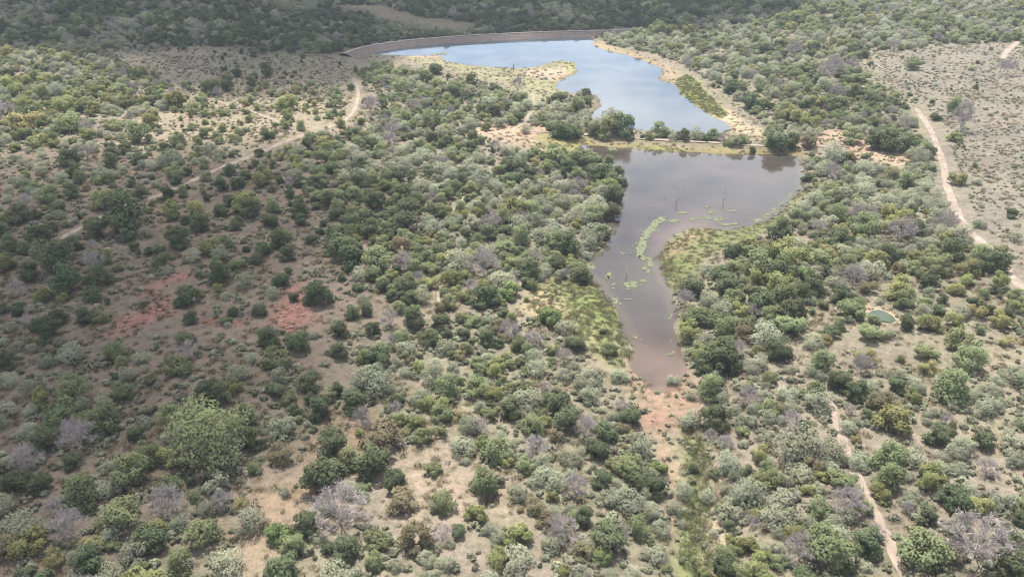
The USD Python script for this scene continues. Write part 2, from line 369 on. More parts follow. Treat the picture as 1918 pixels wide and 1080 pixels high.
# ------------------------------------------------------------------ tracks and footpaths, draped strips
def strip(name, pts, w, lift=.05, ragged=.35, mat=M_TRACK, step=.8, z=None):
    p = at(*np.array(pts, float).T)
    k = np.linspace(0, len(p) - 1, len(p) * 40)
    s = np.stack([np.interp(k, np.arange(len(p)), p[:, j]) for j in (0, 1)], 1)
    s = ndimage.gaussian_filter1d(s, 14, axis=0, mode='nearest')
    ls = LineString(s)
    n = max(4, int(ls.length / step))
    q = np.array([ls.interpolate(i * ls.length / n).coords[0] for i in range(n + 1)])
    t = np.gradient(q, axis=0); t /= np.linalg.norm(t, axis=1, keepdims=True)
    nr = np.c_[-t[:, 1], t[:, 0]]
    m = max(2, int(w / .7)) + 1
    rows = []
    for j in range(m + 1):
        u = j / m - .5
        off = u * w
        wn = meshkit.fbm(np.c_[q / 1.7, np.full(len(q), j if j in (0, m) else 5.0)], 3, 3) - .5
        off = off + (wn * ragged * 2 * w * (1 if j in (0, m) else 0))
        off = off * np.minimum(1, np.minimum(np.arange(len(q)), np.arange(len(q))[::-1]) / 4 + .05)
        rows.append(q + nr * np.reshape(off, (-1, 1)))
    V = np.stack(rows, 1)
    edge = np.ones(m + 1); edge[[0, -1]] = -.6
    Z = tri_h(V[..., 0], V[..., 1]) + lift * edge[None, :]
    id_ = np.arange(V.shape[0] * V.shape[1]).reshape(V.shape[:2])
    f = np.stack([id_[:-1, :-1].ravel(), id_[1:, :-1].ravel(), id_[1:, 1:].ravel(), id_[:-1, 1:].ravel()], 1)
    pr = put(numbered(name), np.c_[V.reshape(-1, 2), Z.ravel()], f, mat, smooth=False)
    tag(pr, kind='structure')
    TRACK_LINES.append((ls, w))
    return q
TRACK_LINES = []
_zg = zf.reshape(ny, nx)
def tri_h(x, y):
    i = np.clip(np.searchsorted(ax, x) - 1, 0, nx - 2); j = np.clip(np.searchsorted(ay, y) - 1, 0, ny - 2)
    u = (x - ax[i]) / (ax[i + 1] - ax[i]); v = (y - ay[j]) / (ay[j + 1] - ay[j])
    a, b, c, d = _zg[j, i], _zg[j, i + 1], _zg[j + 1, i], _zg[j + 1, i + 1]
    return np.maximum(a * (1 - u) * (1 - v) + b * u * (1 - v) + c * (1 - u) * v + d * u * v, 0)

strip('dirt_track', [(95,458),(135,435),(190,402),(275,373),(330,352),(400,320),(470,293),(540,262),(600,243),(645,227),(664,208),(672,180),(669,158),(660,142)], 1.7, ragged=.5)
strip('dirt_track', [(405,190),(450,200),(480,212),(520,228),(570,238),(610,241)], 1.2, ragged=.6)
strip('dirt_track', [(1712,198),(1728,218),(1742,240),(1757,275),(1768,310),(1774,350),(1788,385),(1803,418),(1838,452),(1872,492),(1918,542),(1975,600)], 2.1)
strip('dirt_track', [(1588,150),(1605,156),(1630,167),(1660,180),(1712,198)], 1.3, ragged=.5)
strip('dirt_track', [(1876,112),(1886,96),(1905,80),(1930,66)], 2.6)
strip('footpath', [(998,172),(999,190),(994,210),(985,228),(965,240)], 1.3)
strip('footpath', [(905,335),(886,355),(865,375),(838,408)], .8, ragged=.6)
strip('footpath', [(1545,735),(1558,760),(1575,820),(1600,880),(1632,935),(1652,980),(1668,1025),(1692,1090)], 1.5, ragged=.6)
strip('footpath', [(822,520),(822,560),(812,600)], .8, ragged=.6)

# ------------------------------------------------------------------ earth banks: dam wall across the far end, causeway between the waters
def bank(line_px, zline, crest_w, top, base_z, slope, mat, name, crest_mat, label, cat):
    p = at_plane(*np.array(line_px, float).T, zline)
    k = np.linspace(0, len(p) - 1, len(p) * 40)
    s = np.stack([np.interp(k, np.arange(len(p)), p[:, j]) for j in (0, 1)], 1)
    s = ndimage.gaussian_filter1d(s, 16, axis=0, mode='nearest')
    ls = LineString(s); n = int(ls.length / 1.0)
    q = np.array([ls.interpolate(i * ls.length / n).coords[0] for i in range(n + 1)])
    t = np.gradient(q, axis=0); t /= np.linalg.norm(t, axis=1, keepdims=True)
    nr = np.c_[-t[:, 1], t[:, 0]]
    hw = crest_w / 2; run = (top - base_z) * slope
    prof = [(-hw - run, base_z), (-hw - run * .66, base_z + (top - base_z) * .36), (-hw - run * .33, base_z + (top - base_z) * .7), (-hw, top), (0, top + .08), (hw, top),
            (hw + run * .33, base_z + (top - base_z) * .7), (hw + run * .66, base_z + (top - base_z) * .36), (hw + run, base_z)]
    V = np.zeros((len(q), len(prof), 3))
    for j, (o, z) in enumerate(prof):
        xy = q + nr * o
        nz = meshkit.fbm(np.c_[xy / 2.5, np.zeros(len(q))], 3, 8 + j) - .5
        nz2 = meshkit.fbm(np.c_[xy / 5, np.zeros(len(q))], 3, 18 + j) - .5
        V[:, j, :2] = xy + nr * (nz2 * 1.0)[:, None]
        V[:, j, 2] = z + nz * (.5 if j not in (3, 4, 5) else .15)
    id_ = np.arange(len(q) * len(prof)).reshape(len(q), -1)
    f = np.stack([id_[:-1, :-1].ravel(), id_[1:, :-1].ravel(), id_[1:, 1:].ravel(), id_[:-1, 1:].ravel()], 1)
    x = UsdGeom.Xform.Define(stage, numbered(name)).GetPrim()
    tag(x, label, cat)
    put(str(x.GetPath()) + '/embankment', V.reshape(-1, 3), f, mat, smooth=True)
    c = []
    for o in (-hw * .8, -hw * .3, hw * .3, hw * .8):
        xy = q + nr * (o + (meshkit.fbm(np.c_[q / 2, np.full(len(q), o)], 2, 4) - .5) * .8)[:, None] if True else None
        c.append(np.c_[xy, np.full(len(q), top + .22)])
    C = np.stack(c, 1)
    id_ = np.arange(len(q) * 4).reshape(len(q), -1)
    f = np.stack([id_[:-1, :-1].ravel(), id_[1:, :-1].ravel(), id_[1:, 1:].ravel(), id_[:-1, 1:].ravel()], 1)
    put(str(x.GetPath()) + '/crest_track', C.reshape(-1, 3), f, crest_mat, smooth=True)
    return ls
dam_line = bank([(640,103),(668,92),(700,85),(760,76),(850,69),(950,63.5),(1040,60),(1110,58.5),(1160,57),(1200,55)], 2.0, 2.2, 2.1, -.6, 2.0, M_DAM, 'dam_wall',
     plain('dam_crest_gravel', (.14, .125, .115), (.21, .19, .175), .6), 'long curved earth dam wall across the far end of the blue lake', 'dam')
cause_line = bank([(940,246),(1010,247),(1060,250),(1110,254),(1170,259),(1240,263),(1310,266),(1380,271),(1430,274.5),(1500,276),(1560,274)], 1.0, 1.9, 1.0, -.3, 1.4,
     plain('causeway_earth', (.09, .08, .042), (.155, .13, .08), .5), 'causeway', M_TRACK, 'low earth causeway with a pale track between lake and pond', 'causeway')

# ------------------------------------------------------------------ plants: prototypes
stage.CreateClassPrim('/World/Kinds')
def tube(p0, p1, r0, r1, k=5):
    d = np.asarray(p1, float) - p0; L = np.linalg.norm(d); d /= L
    a = np.cross(d, [0, 0, 1.0] if abs(d[2]) < .9 else [1.0, 0, 0]); a /= np.linalg.norm(a); b = np.cross(d, a)
    th = np.arange(k) * 2 * np.pi / k
    ring = np.cos(th)[:, None] * a + np.sin(th)[:, None] * b
    v = np.vstack([p0 + ring * r0, p1 + ring * r1, [p1]])
    i = np.arange(k); j = (i + 1) % k
    f = np.vstack([np.c_[i, j, k + j], np.c_[i, k + j, k + i], np.c_[k + i, k + j, np.full(k, 2 * k)]])
    return v, f
def join(parts):
    vs, fs, n = [], [], 0
    for v, f in parts: vs.append(v); fs.append(f + n); n += len(v)
    return np.vstack(vs), np.vstack(fs)

def leaves(centers, normals, size, rng, spread=.8, blend=.65, aspect=1.0):
    """small leaf clumps: one bent quad each; shading normals lean to the crown's outside as real leaf masses scatter"""
    n = len(centers)
    r = rng.normal(size=(n, 3)); nn = normals + spread * r / np.linalg.norm(r, axis=1, keepdims=True)
    nn /= np.linalg.norm(nn, axis=1, keepdims=True)
    a = np.cross(nn, rng.normal(size=(n, 3))); a /= np.linalg.norm(a, axis=1, keepdims=True)
    b = np.cross(nn, a)
    s = size * rng.uniform(.6, 1.35, (n, 1))
    q = [centers + a * s * .5 + b * s * .1, centers + b * s * .5 * aspect + nn * s * .12, centers - a * s * .5 - b * s * .1, centers - b * s * .5 * aspect + nn * s * .12]
    v = np.stack(q, 1).reshape(-1, 3)
    f = np.arange(4 * n).reshape(n, 4)
    sn = normals * blend + nn * (1 - blend) * np.sign((nn * normals).sum(1, keepdims=True) + 1e-9)
    sn /= np.linalg.norm(sn, axis=1, keepdims=True)
    return v, f, np.repeat(sn, 4, 0)

def crown_proto(name, key, seed, D=1.0, Ht=.85, base=.12, lobes=13, count=1500, leaf=.06, gap=.35, flat=1.0, mat=None, stems=4):
    """unit-diameter tree: many uneven lobes of leaf clumps over forking stems; scaled when placed"""
    rng = np.random.default_rng(seed)
    cs, rs = [], []
    for i in range(lobes):
        th = rng.uniform(0, 2 * np.pi); rr = .36 * math.sqrt(rng.uniform(0, 1))
        zmax = (Ht - .12) * math.sqrt(max(.05, 1 - (rr / .44) ** 2 * flat))
        zz = base + .06 + max(zmax - base - .06, .02) * (i % 4 + rng.uniform(0, 1)) / 4
        cs.append([rr * math.cos(th), rr * math.sin(th), zz]); rs.append(rng.uniform(.11, .19))
    cs, rs = np.array(cs), np.array(rs)
    w = rs ** 2 / (rs ** 2).sum()
    li = rng.choice(lobes, size=count * 2, p=w)
    d = rng.normal(size=(count * 2, 3)); d[:, 2] += .35; d /= np.linalg.norm(d, axis=1, keepdims=True)
    rad = rs[li] * (1 - np.abs(rng.normal(0, .28, count * 2))).clip(.15, 1.12) * np.where(rng.uniform(size=count * 2) < .22, rng.uniform(1.05, 1.4, count * 2), 1)
    rad *= 1 + .35 * (meshkit.noise(d * 2.6 + cs[li] * 9, seed) - .5)
    p = cs[li] + d * rad[:, None] * np.array([1.15, 1.15, .85])
    dd = np.linalg.norm((p[:, None, :] - cs[None]) / np.array([1.15, 1.15, .85]), axis=2) / rs[None]
    dd[np.arange(len(p)), li] = 9
    keep = (dd.min(1) > .62) & (p[:, 2] > base * .4) & (meshkit.noise(p * 16, seed + 4) > gap * .8)
    p, d, li = p[keep][:count], d[keep][:count], li[keep][:count]
    cen = np.array([0, 0, Ht * .35]); out = p - cen; out /= np.linalg.norm(out, axis=1, keepdims=True)
    nm = d * .6 + out * .45 + [0, 0, .5]; nm /= np.linalg.norm(nm, axis=1, keepdims=True)
    v, f, n = leaves(p, nm, leaf, rng)
    path = f'/World/Kinds/{name}'
    UsdGeom.Xform.Define(stage, path)
    put(path + '/crown', v, f, mat or FOL[key], n=n)
    parts = []
    fork = np.array([rng.normal(0, .02), rng.normal(0, .02), base * rng.uniform(.7, 1.3) + .05])
    parts.append(tube(np.array([0, 0, -.05]), fork, .030, .024, 6))
    for i in rng.choice(lobes, min(stems + 2, lobes), replace=False):
        mid = fork * .45 + cs[i] * .55 + rng.normal(0, .025, 3)
        parts += [tube(fork, mid, .018, .011), tube(mid, cs[i], .011, .004)]
    v, f = join(parts)
    put(path + '/trunk', v, f, M_BARK)
    return path

def bare_proto(name, seed, Ht=.8, mat=M_TWIG, nb=46):
    """leafless tree: forking limbs that end in a rounded, open dome of fine twigs"""
    rng = np.random.default_rng(seed)
    limbs, twigs, ends = [], [], []
    fork = np.array([0, 0, .10])
    limbs.append(tube(np.array([0, 0, -.05]), fork, .026, .02, 5))
    mains = []
    for i in range(7):
        th = i * .9 + rng.uniform(-.3, .3); e = fork + np.array([math.cos(th) * rng.uniform(.12, .26), math.sin(th) * rng.uniform(.12, .26), Ht * rng.uniform(.3, .55)])
        limbs.append(tube(fork, e, .012, .007, 4)); mains.append(e)
    for i in range(nb):
        th, r = rng.uniform(0, 6.28), .47 * math.sqrt(rng.uniform(0, 1))
        tip = np.array([r * math.cos(th), r * math.sin(th), .08 + (Ht - .1) * math.sqrt(max(.03, 1 - (r / .5) ** 2)) * rng.uniform(.72, 1.05)])
        m = mains[int(np.argmin([np.linalg.norm(q - tip) for q in mains]))]
        s0 = fork + (m - fork) * rng.uniform(.5, 1); mid = (s0 + tip) / 2 + rng.normal(0, .03, 3)
        twigs += [tube(s0, mid, .0065, .0045, 3), tube(mid, tip, .0045, .002, 3)]
        for _ in range(9):
            t = rng.uniform(.25, 1); p = mid * (1 - t) + tip * t
            d = (tip - mid) * .4 + rng.normal(0, .07, 3) + [0, 0, .02]
            twigs.append(tube(p, p + d, .0032, .0014, 3)); ends.append(p + d * rng.uniform(.4, 1))
    path = f'/World/Kinds/{name}'
    UsdGeom.Xform.Define(stage, path)
    v, f = join(limbs); v2, f2 = join(twigs)
    put(path + '/trunk', v, f, mat)
    ends = np.repeat(np.array(ends), 4, 0); c = ends + rng.normal(0, .022, ends.shape); o = c - [0, 0, .2]; o /= np.linalg.norm(o, axis=1, keepdims=True)
    lv, lf, ln = leaves(c, o, .07, rng, 1.2, .5, aspect=.085)
    lf3 = np.vstack([lf[:, [0, 1, 2]], lf[:, [0, 2, 3]]])
    put(path + '/twigs', np.vstack([v2, lv]), np.vstack([f2, lf3 + len(v2)]), mat)
    return path

PROTO = {}
PROTO['G'] = [crown_proto(f'green_tree_{i}', 'G', 10 + i, Ht=.72 + .05 * i, lobes=11 + 2 * i, count=2000, leaf=.056, base=.06) for i in range(6)]
PROTO['D'] = [crown_proto(f'dark_green_tree_{i}', 'D', 20 + i, Ht=.70 + .05 * i, lobes=12 + 2 * i, count=2200, leaf=.056, gap=.3, base=.05) for i in range(6)]
PROTO['S'] = [crown_proto(f'silver_bush_{i}', 'S', 30 + i, Ht=.56 + .05 * i, base=.03, lobes=16 + 2 * i, count=1900, leaf=.044, gap=.55, flat=.8) for i in range(6)]
PROTO['O'] = [crown_proto(f'lime_green_tree_{i}', 'O', 40 + i, Ht=.72 + .06 * i, lobes=13 + 2 * i, count=1800, leaf=.054, base=.05) for i in range(3)]
PROTO['R'] = [crown_proto(f'russet_tree_{i}', 'R', 50 + i, Ht=.72 + .06 * i, lobes=14, count=1700, leaf=.052, gap=.45, base=.05) for i in range(2)]
PROTO['Y'] = [crown_proto(f'yellow_tree_{i}', 'Y', 60 + i, Ht=.78, lobes=13, count=1600, leaf=.052, gap=.45, base=.05) for i in range(2)]
PROTO['B'] = [crown_proto(f'bright_green_tree_{i}', 'B', 70 + i, Ht=.75, lobes=15, count=2000, gap=.3, base=.05) for i in range(2)]
PROTO['L'] = [bare_proto(f'leafless_tree_{i}', 80 + i, .78 + .05 * i) for i in range(5)]
PROTO['s'] = [crown_proto(f'low_shrub_{i}', 'DgSg'[i], 90 + i, Ht=.6, base=.02, lobes=8, count=520, leaf=.10, gap=.4, stems=2) for i in range(4)]
UNDER = [crown_proto(f'undergrowth_{i}', 'gSgg'[i], 110 + i, Ht=.5, base=.0, lobes=7, count=170, leaf=.17, gap=.5, stems=1) for i in range(4)]
BIG = crown_proto('big_pale_tree', 'S', 99, Ht=.85, lobes=30, count=4200, leaf=.034, gap=.45, mat=foliage('pale_yellow_green_leaves', (.15, .17, .085), (.42, .45, .24), .46))
KINDNAME = {'G': 'green_tree', 'D': 'dark_green_tree', 'S': 'silver_bush', 'O': 'lime_green_tree', 'R': 'russet_tree', 'Y': 'yellow_tree', 'B': 'bright_green_tree', 'L': 'leafless_tree', 's': 'low_shrub'}
KINDLABEL = {'G': 'rounded green tree', 'D': 'dense dark green tree', 'S': 'silvery grey-green bush', 'O': 'lime green tree', 'R': 'brownish russet tree',
             'Y': 'yellow tinged tree', 'B': 'vivid bright green tree', 'L': 'bare grey leafless tree', 's': 'low scrub shrub'}
CAT = {k: 'tree' for k in KINDNAME}; CAT['S'] = 'bush'; CAT['s'] = 'shrub'

# ------------------------------------------------------------------ where plants grow
# (place phrase for labels, outline in the photograph, cover, kinds, mean diameter)
def mix(s):
    return {t[0]: float(t[1:]) for t in s.split()}
PLACES = [
    ('on the causeway between lake and pond', [(900,235),(1000,228),(1060,236),(1420,258),(1500,262),(1505,294),(1330,289),(1100,283),(1000,270),(900,258)], .0, mix('G1'), 4),
    ('on the grassy spit beside the far lake', [(690,104),(830,107),(870,121),(960,130),(1045,112),(1090,112),(1060,150),(1045,168),(1015,185),(985,170),(940,150),(880,142),(820,122),(740,108)], .01, mix('s1'), 1.5),
    ('on the sandy right shore of the lake', [(1105,74),(1125,100),(1200,128),(1245,155),(1275,185),(1340,238),(1430,268),(1452,252),(1425,225),(1372,174),(1312,136),(1240,104),(1160,80)], .01, mix('s1'), 1.5),
    ('in the marsh meadow left of the pond', [(966,580),(985,525),(1055,503),(1112,508),(1152,560),(1192,640),(1194,700),(1145,705),(1095,655),(1040,622)], .03, mix('G2 s3'), 2),
    ('in the marsh right of the pond', [(1222,470),(1290,428),(1370,418),(1470,372),(1500,335),(1510,366),(1445,435),(1365,468),(1325,492),(1285,550),(1250,540)], .01, mix('s1'), 1.5),
    ('along the muddy creek at the pond end', [(1195,690),(1290,690),(1300,760),(1290,810),(1325,850),(1350,920),(1385,1200),(1245,1200),(1255,900),(1203,815)], .14, mix('s4 S2 O1 R0.60 G1'), 2.3),
    ('on the bare middle foreground clearing', [(740,850),(800,825),(960,895),(1000,985),(900,955),(850,1010),(750,970)], .02, mix('s1'), 1.0),
    ('on the bare left foreground strip', [(420,1000),(470,900),(560,870),(640,780),(720,790),(680,850),(600,900),(520,960),(470,1060)], .06, mix('s3 S1 G1'), 1.6),
    ('near the red earth patches', [(200,620),(260,570),(300,515),(380,500),(380,600),(480,600),(510,560),(560,530),(600,570),(600,625),(500,625),(350,625)], .08, mix('s3 S1 L0.50'), 1.8),
    ('on bare ground beside the causeway', [(1500,262),(1590,235),(1640,245),(1710,290),(1690,315),(1620,302),(1560,285),(1510,284)], .10, mix('G1 s2 R0.60'), 3),
    ('on the open right slope', [(1640,92),(2600,60),(2700,600),(1960,590),(1880,500),(1800,400),(1765,290),(1735,205),(1600,130)], .17, mix('s6 S2 L0.60 D.5 G.6'), 2.0),
    ('by the meadow beyond the dam', [(610,2),(700,6),(900,40),(875,57),(760,46),(690,26)], .02, mix('s1'), 2),
    ('on the open shaded slope at upper left', [(190,92),(420,82),(650,105),(655,140),(430,145),(250,128)], .13, mix('D2 s4 L0.50 S1'), 2.4),
    ('on the sunlit upper left slope', [(330,155),(660,143),(700,240),(620,250),(500,285),(330,285),(190,285),(210,245),(300,200)], .23, mix('G3 O2 L0.50 S2 s3'), 3.2),
    ('on the dark hillside at top left', [(-1200,-80),(660,-80),(650,100),(420,82),(190,92),(120,78),(-1200,70)], .78, mix('D6 G2 S2 L0.50 s1'), 4.4),
    ('in the dark wood beyond the dam wall', [(620,-80),(1560,-80),(1500,12),(1400,42),(1230,46),(1100,50),(950,56),(700,78),(640,90)], .97, mix('D9 G3 S1.5 L0.15'), 5.2),
    ('in the far woodland at top right', [(1400,-80),(3000,-80),(2600,60),(1918,78),(1830,95),(1640,88),(1500,62),(1380,44)], .74, mix('G5 S4 D2 O1 L0.60'), 4.8),
    ('in the wood right of the lake', [(1110,66),(1240,48),(1400,46),(1640,92),(1735,205),(1765,300),(1600,300),(1500,265),(1440,252),(1340,178),(1240,115)], .62, mix('G5 S5 D2.4 O1.2 L0.70 R0.18'), 4.6),
    ('in the right bank wood', [(1500,285),(1765,300),(1800,400),(1880,490),(1720,515),(1600,520),(1500,560),(1420,640),(1290,760),(1262,560),(1330,485),(1445,425)], .90, mix('G5 D3.4 S5 O1.6 L0.40 R0.42 Y.4'), 4.8),
    ('on the open ground right of the pond wood', [(1500,560),(1720,515),(1880,490),(2200,560),(2300,690),(1500,690)], .36, mix('G3 S3 O2 D1 s3 Y.4'), 3.8),
    ('in the right foreground beyond the creek', [(1290,690),(2700,690),(3000,1400),(1330,1400)], .84, mix('S9 G4 D1.6 O2 L1.00 R0.60 Y.2 s3'), 3.7),
    ('in the lake side wood', [(655,130),(740,128),(830,138),(900,152),(985,182),(1110,178),(1120,240),(1000,235),(890,238),(700,242),(690,160)], .74, mix('G5 S4 D2 O1.5 L0.60'), 4.4),
    ('in the left bank wood', [(540,265),(700,240),(890,245),(1000,265),(1110,285),(1175,330),(1150,450),(1095,520),(980,565),(800,560),(680,520),(600,420)], .80, mix('D3.4 G4 S5 O1 L0.50 R0.24 Y.25'), 4.7),
    ('on the sunlit bushy slope at far left', [(-900,70),(190,85),(300,140),(330,170),(200,255),(100,275),(-900,270)], .64, mix('O4 G4 S4 L0.50 D1 Y.5 s1'), 4.0),
    ('in the foreground scrub left of the creek', [(640,620),(980,565),(1060,605),(1190,690),(1250,820),(1250,1200),(560,1200),(700,850),(740,800),(660,740)], .84, mix('S8 G4 D1.8 O2 L1.00 R0.72 s3'), 3.5),
    ('on the shaded slope at left', [(-1500,265),(540,265),(600,420),(680,520),(800,560),(640,640),(640,720),(-1500,720)], .46, mix('D5 G1.8 S3 O1 L0.60 s5 R0.18'), 3.8),
    ('in the shaded left foreground', [(-1500,715),(700,715),(720,790),(470,920),(420,1080),(400,1500),(-1500,1500)], .66, mix('D4 G4 S3.5 O1 L1.00 R0.30 s4 Y.2'), 3.9),
]
PP = [poly(p[1]) for p in PLACES]
def place_of(x, y):
    pts = shapely.points(x, y); out = np.full(len(x), -1)
    for i, pg in enumerate(PP):
        m = (out < 0) & shapely.contains(pg, pts); out[m] = i
    return out

HAND = """
716 813 88 R;621 876 60 D;621 830 60 D;695 865 70 D;681 908 35 G;741 897 60 D;751 932 65 R;811 876 36 G;829 939 54 G;906 904 62 G;927 841 60 G;892 960 50 O;635 953 92 L;776 1003 70 R;705 1010 50 G;649 1027 52 D;702 1048 40 G;797 1041 40 S;832 1052 40 S;744 746 34 D;776 746 34 S;677 784 34 L;825 774 42 G;860 777 30 Y;793 816 38 G;783 788 30 O;902 823 36 B;839 728 50 G;892 721 50 G;1050 756 60 D;1057 781 60 D;1135 805 50 D;1177 777 50 D;1001 795 50 G;1022 788 30 O;1043 809 40 R;1096 802 50 L;1121 837 50 D;1004 834 50 L;987 869 40 G;1001 897 36 S;1128 897 50 D;1078 911 50 L;1180 869 60 G;1226 872 30 B;1198 897 55 D;1138 1006 70 D;1128 1038 40 B;1093 1027 50 R;1026 971 50 R;1093 967 40 D;1054 995 60 L;973 999 60 O;934 1041 50 O;860 992 40 D;917 988 35 S;829 999 40 L;1036 1013 50 S;1212 953 40 S;1195 985 50 G;973 922 40 S;1036 929 30 O
1324 715 36 D;1339 782 60 D;1402 741 44 L;1331 816 28 L;1361 827 30 L;1440 764 40 G;1481 797 50 L;1511 801 40 D;1526 730 50 G;1604 730 50 D;1679 719 40 D;1720 719 40 S;1649 745 50 R;1623 775 24 D;1675 786 70 O;1762 805 60 D;1593 797 40 S;1582 891 56 G;1612 857 50 S;1747 891 55 O;1664 857 60 G;1425 958 32 Y;1410 977 24 L;1368 984 26 D;1488 996 44 O;1402 1018 50 O;1417 1055 50 O;1440 1041 30 O;1556 1022 80 G;1500 1030 60 L;1627 1014 60 D;1589 940 60 L;1586 962 40 S;1836 1011 96 L;1732 1030 80 G;1784 1030 50 R;1896 1056 60 D;1893 1000 45 D;1784 932 55 D;1735 955 50 D;1814 921 44 S;1851 876 36 L;1893 824 40 S;1844 824 40 D;1237 876 34 B;1222 906 55 D;1215 958 40 S;1237 985 40 S;1338 883 26 D;1365 868 50 S;1402 883 30 D;1440 876 36 G;1649 921 40 O;1500 880 50 S;1529 868 50 R;1881 940 50 S;1836 943 40 O
1372 471 40 D;1402 456 44 O;1324 501 36 S;1357 508 50 D;1425 497 60 G;1421 516 44 O;1470 501 60 D;1297 535 50 D;1283 561 36 L;1327 561 44 S;1357 572 50 S;1361 535 60 D;1425 565 60 D;1387 580 40 O;1470 546 56 G;1507 512 36 B;1526 508 36 S;1563 523 40 S;1522 538 44 D;1477 523 40 O;1492 580 50 D;1485 602 60 G;1600 572 60 G;1593 595 24 S;1683 535 52 O;1698 561 40 G;1638 615 54 G;1668 623 24 S;1702 602 36 D;1743 602 44 O;1788 598 32 O;1829 580 32 Y;1803 580 36 S;1739 527 40 D;1792 538 32 O;1814 523 32 O;1874 523 32 O;1814 501 40 Y;1863 490 50 D;1874 475 36 G;1784 471 50 D;1717 426 50 D;1616 411 44 D;1690 434 50 L;1777 419 44 L;1552 471 40 Y;1529 460 26 O;1683 501 28 R;1627 535 34 R;1623 666 40 Y;1309 583 26 Y;1885 636 30 Y;1885 587 30 D;1795 636 44 G;1739 654 44 G;1818 669 56 G;1537 677 50 G;1526 636 40 S;1544 632 30 Y;1324 673 50 D;1582 441 40 D;1642 482 50 O;1893 396 26 D;1836 415 26 S;1904 441 26 S;1380 654 44 L;1421 673 44 S;1361 617 50 G;1544 568 24 D;1462 651 56 D;1556 617 40 D
955 540 56 B;938 565 30 O;1026 590 50 B;945 463 54 G;991 502 50 D;1015 516 26 S;1040 491 46 D;1061 463 50 D;1068 488 30 O;1128 431 46 D;1107 435 50 S;1145 396 40 D;1114 382 50 S;1152 361 46 D;1128 358 44 S;906 498 56 L;896 460 24 Y;881 477 32 O;843 523 44 O;910 530 40 O;881 537 34 L;825 572 36 R;776 597 50 D;804 629 44 D;730 600 36 L;635 614 44 D;628 605 24 S;688 576 36 D;748 576 30 G;790 555 40 S;751 551 28 D;716 657 60 D;688 664 40 G;1057 607 44 S;1078 639 44 D;910 632 40 D;948 671 44 G;1001 667 40 S;1005 685 44 S;969 639 40 D;952 618 36 L;1057 667 36 L;1078 685 30 S;1159 699 40 S;1142 653 34 G;1128 618 16 D;899 393 36 D;920 417 40 L;973 410 30 L;871 435 46 D;758 389 56 D;755 410 60 D;684 407 60 D;642 463 60 D;751 456 44 R;779 467 36 D;702 453 30 D;667 442 26 Y;653 477 70 D;706 481 36 L;674 509 40 S
232 400 80 D;461 372 60 O;468 389 44 D;524 449 40 D;493 463 44 D;410 512 44 D;348 551 50 D;373 551 22 O;120 526 56 D;186 519 40 D;172 548 36 D;99 481 70 D;70 439 44 D;176 428 40 D;303 484 40 D;362 477 34 S;176 491 40 L;486 579 34 D;595 548 60 D;549 555 24 D;524 523 36 D;556 639 50 D;503 632 50 D;514 667 56 G;348 632 36 G;215 657 40 G;327 681 50 G;352 657 34 L;524 702 44 S;391 460 40 O;408 470 40 S;91 614 44 D;186 593 26 G;11 674 40 D;49 488 24 S;186 477 40 O;507 410 34 D;440 421 26 D;454 523 40 S;130 713 44 G;134 358 30 D;225 361 30 D;260 361 30 D;310 361 36 D;317 389 50 O;373 389 50 O
324 851 56 O;471 820 50 D;454 777 60 G;521 802 60 S;521 848 50 R;141 728 56 G;190 781 60 G;250 809 40 D;81 820 50 D;232 728 40 G;398 739 60 D;243 883 66 G;151 925 60 G;130 802 36 L;127 862 36 D;127 985 60 L;169 1017 40 Y;165 1052 56 D;53 1013 56 O;225 960 70 G;310 939 66 L;331 974 40 S;380 996 60 G;415 939 40 L;450 939 30 Y;468 974 60 S;524 992 50 B;549 1017 50 G;528 1066 70 D;573 978 60 D;422 1052 60 S;334 1052 50 G;274 1010 60 D;246 1031 60 S;598 890 80 D;595 760 60 D;531 918 26 S;521 728 36 D;28 897 50 D;74 904 40 D;21 858 40 S
290 187 24 D;323 183 44 O;360 203 26 G;210 230 30 G;260 247 44 G;280 220 44 O;333 260 32 G;380 250 24 G;540 213 28 G;533 187 50 O;627 187 34 G;393 160 36 D;423 157 30 D;473 97 22 D;397 63 22 D;500 133 28 D;470 153 22 D;127 293 40 D;207 287 30 D;207 302 30 D;260 293 34 D;233 277 26 D;307 277 34 D;137 320 26 D;330 333 30 D;43 223 50 Y;117 193 40 O;243 222 20 L;500 247 30 D;160 237 26 L
723 120 20 G;683 250 28 B;693 197 40 L;1097 173 22 D;1100 191 22 D;1080 197 34 G;1043 200 40 S;1147 217 40 S;1163 236 42 D;1180 227 20 G;1063 243 38 D;1030 238 16 D;1117 245 26 D;1203 255 12 D;983 240 24 S;677 227 18 D;720 230 30 R;733 240 32 L;817 127 30 D;970 163 30 L;1236 244 28 G;1254 246 22 S;1279 252 26 D;1304 251 28 S;1338 251 26 G;1352 262 14 L;1377 259 28 G;1394 262 20 G;1411 280 14 D;1459 262 40 D;1482 264 30 D;1515 262 30 R;1046 243 30 D;1080 246 30 G;1134 243 36 G;1176 250 26 D;1216 254 18 G;1262 256 18 S;1322 258 18 D;1362 266 16 G;1440 266 22 G;1120 232 30 S;1150 228 30 S
1563 116 22 G;1713 120 26 G;1889 127 30 L;1795 198 34 G;1754 217 20 D;1803 228 34 L;1791 254 24 O;1582 150 28 D;1548 138 30 L;1668 258 50 D;1640 262 34 D;1600 251 34 G;1705 266 34 D;1795 333 32 O;1743 288 20 D;1428 90 24 D;1477 202 40 G;1518 225 40 O
"""
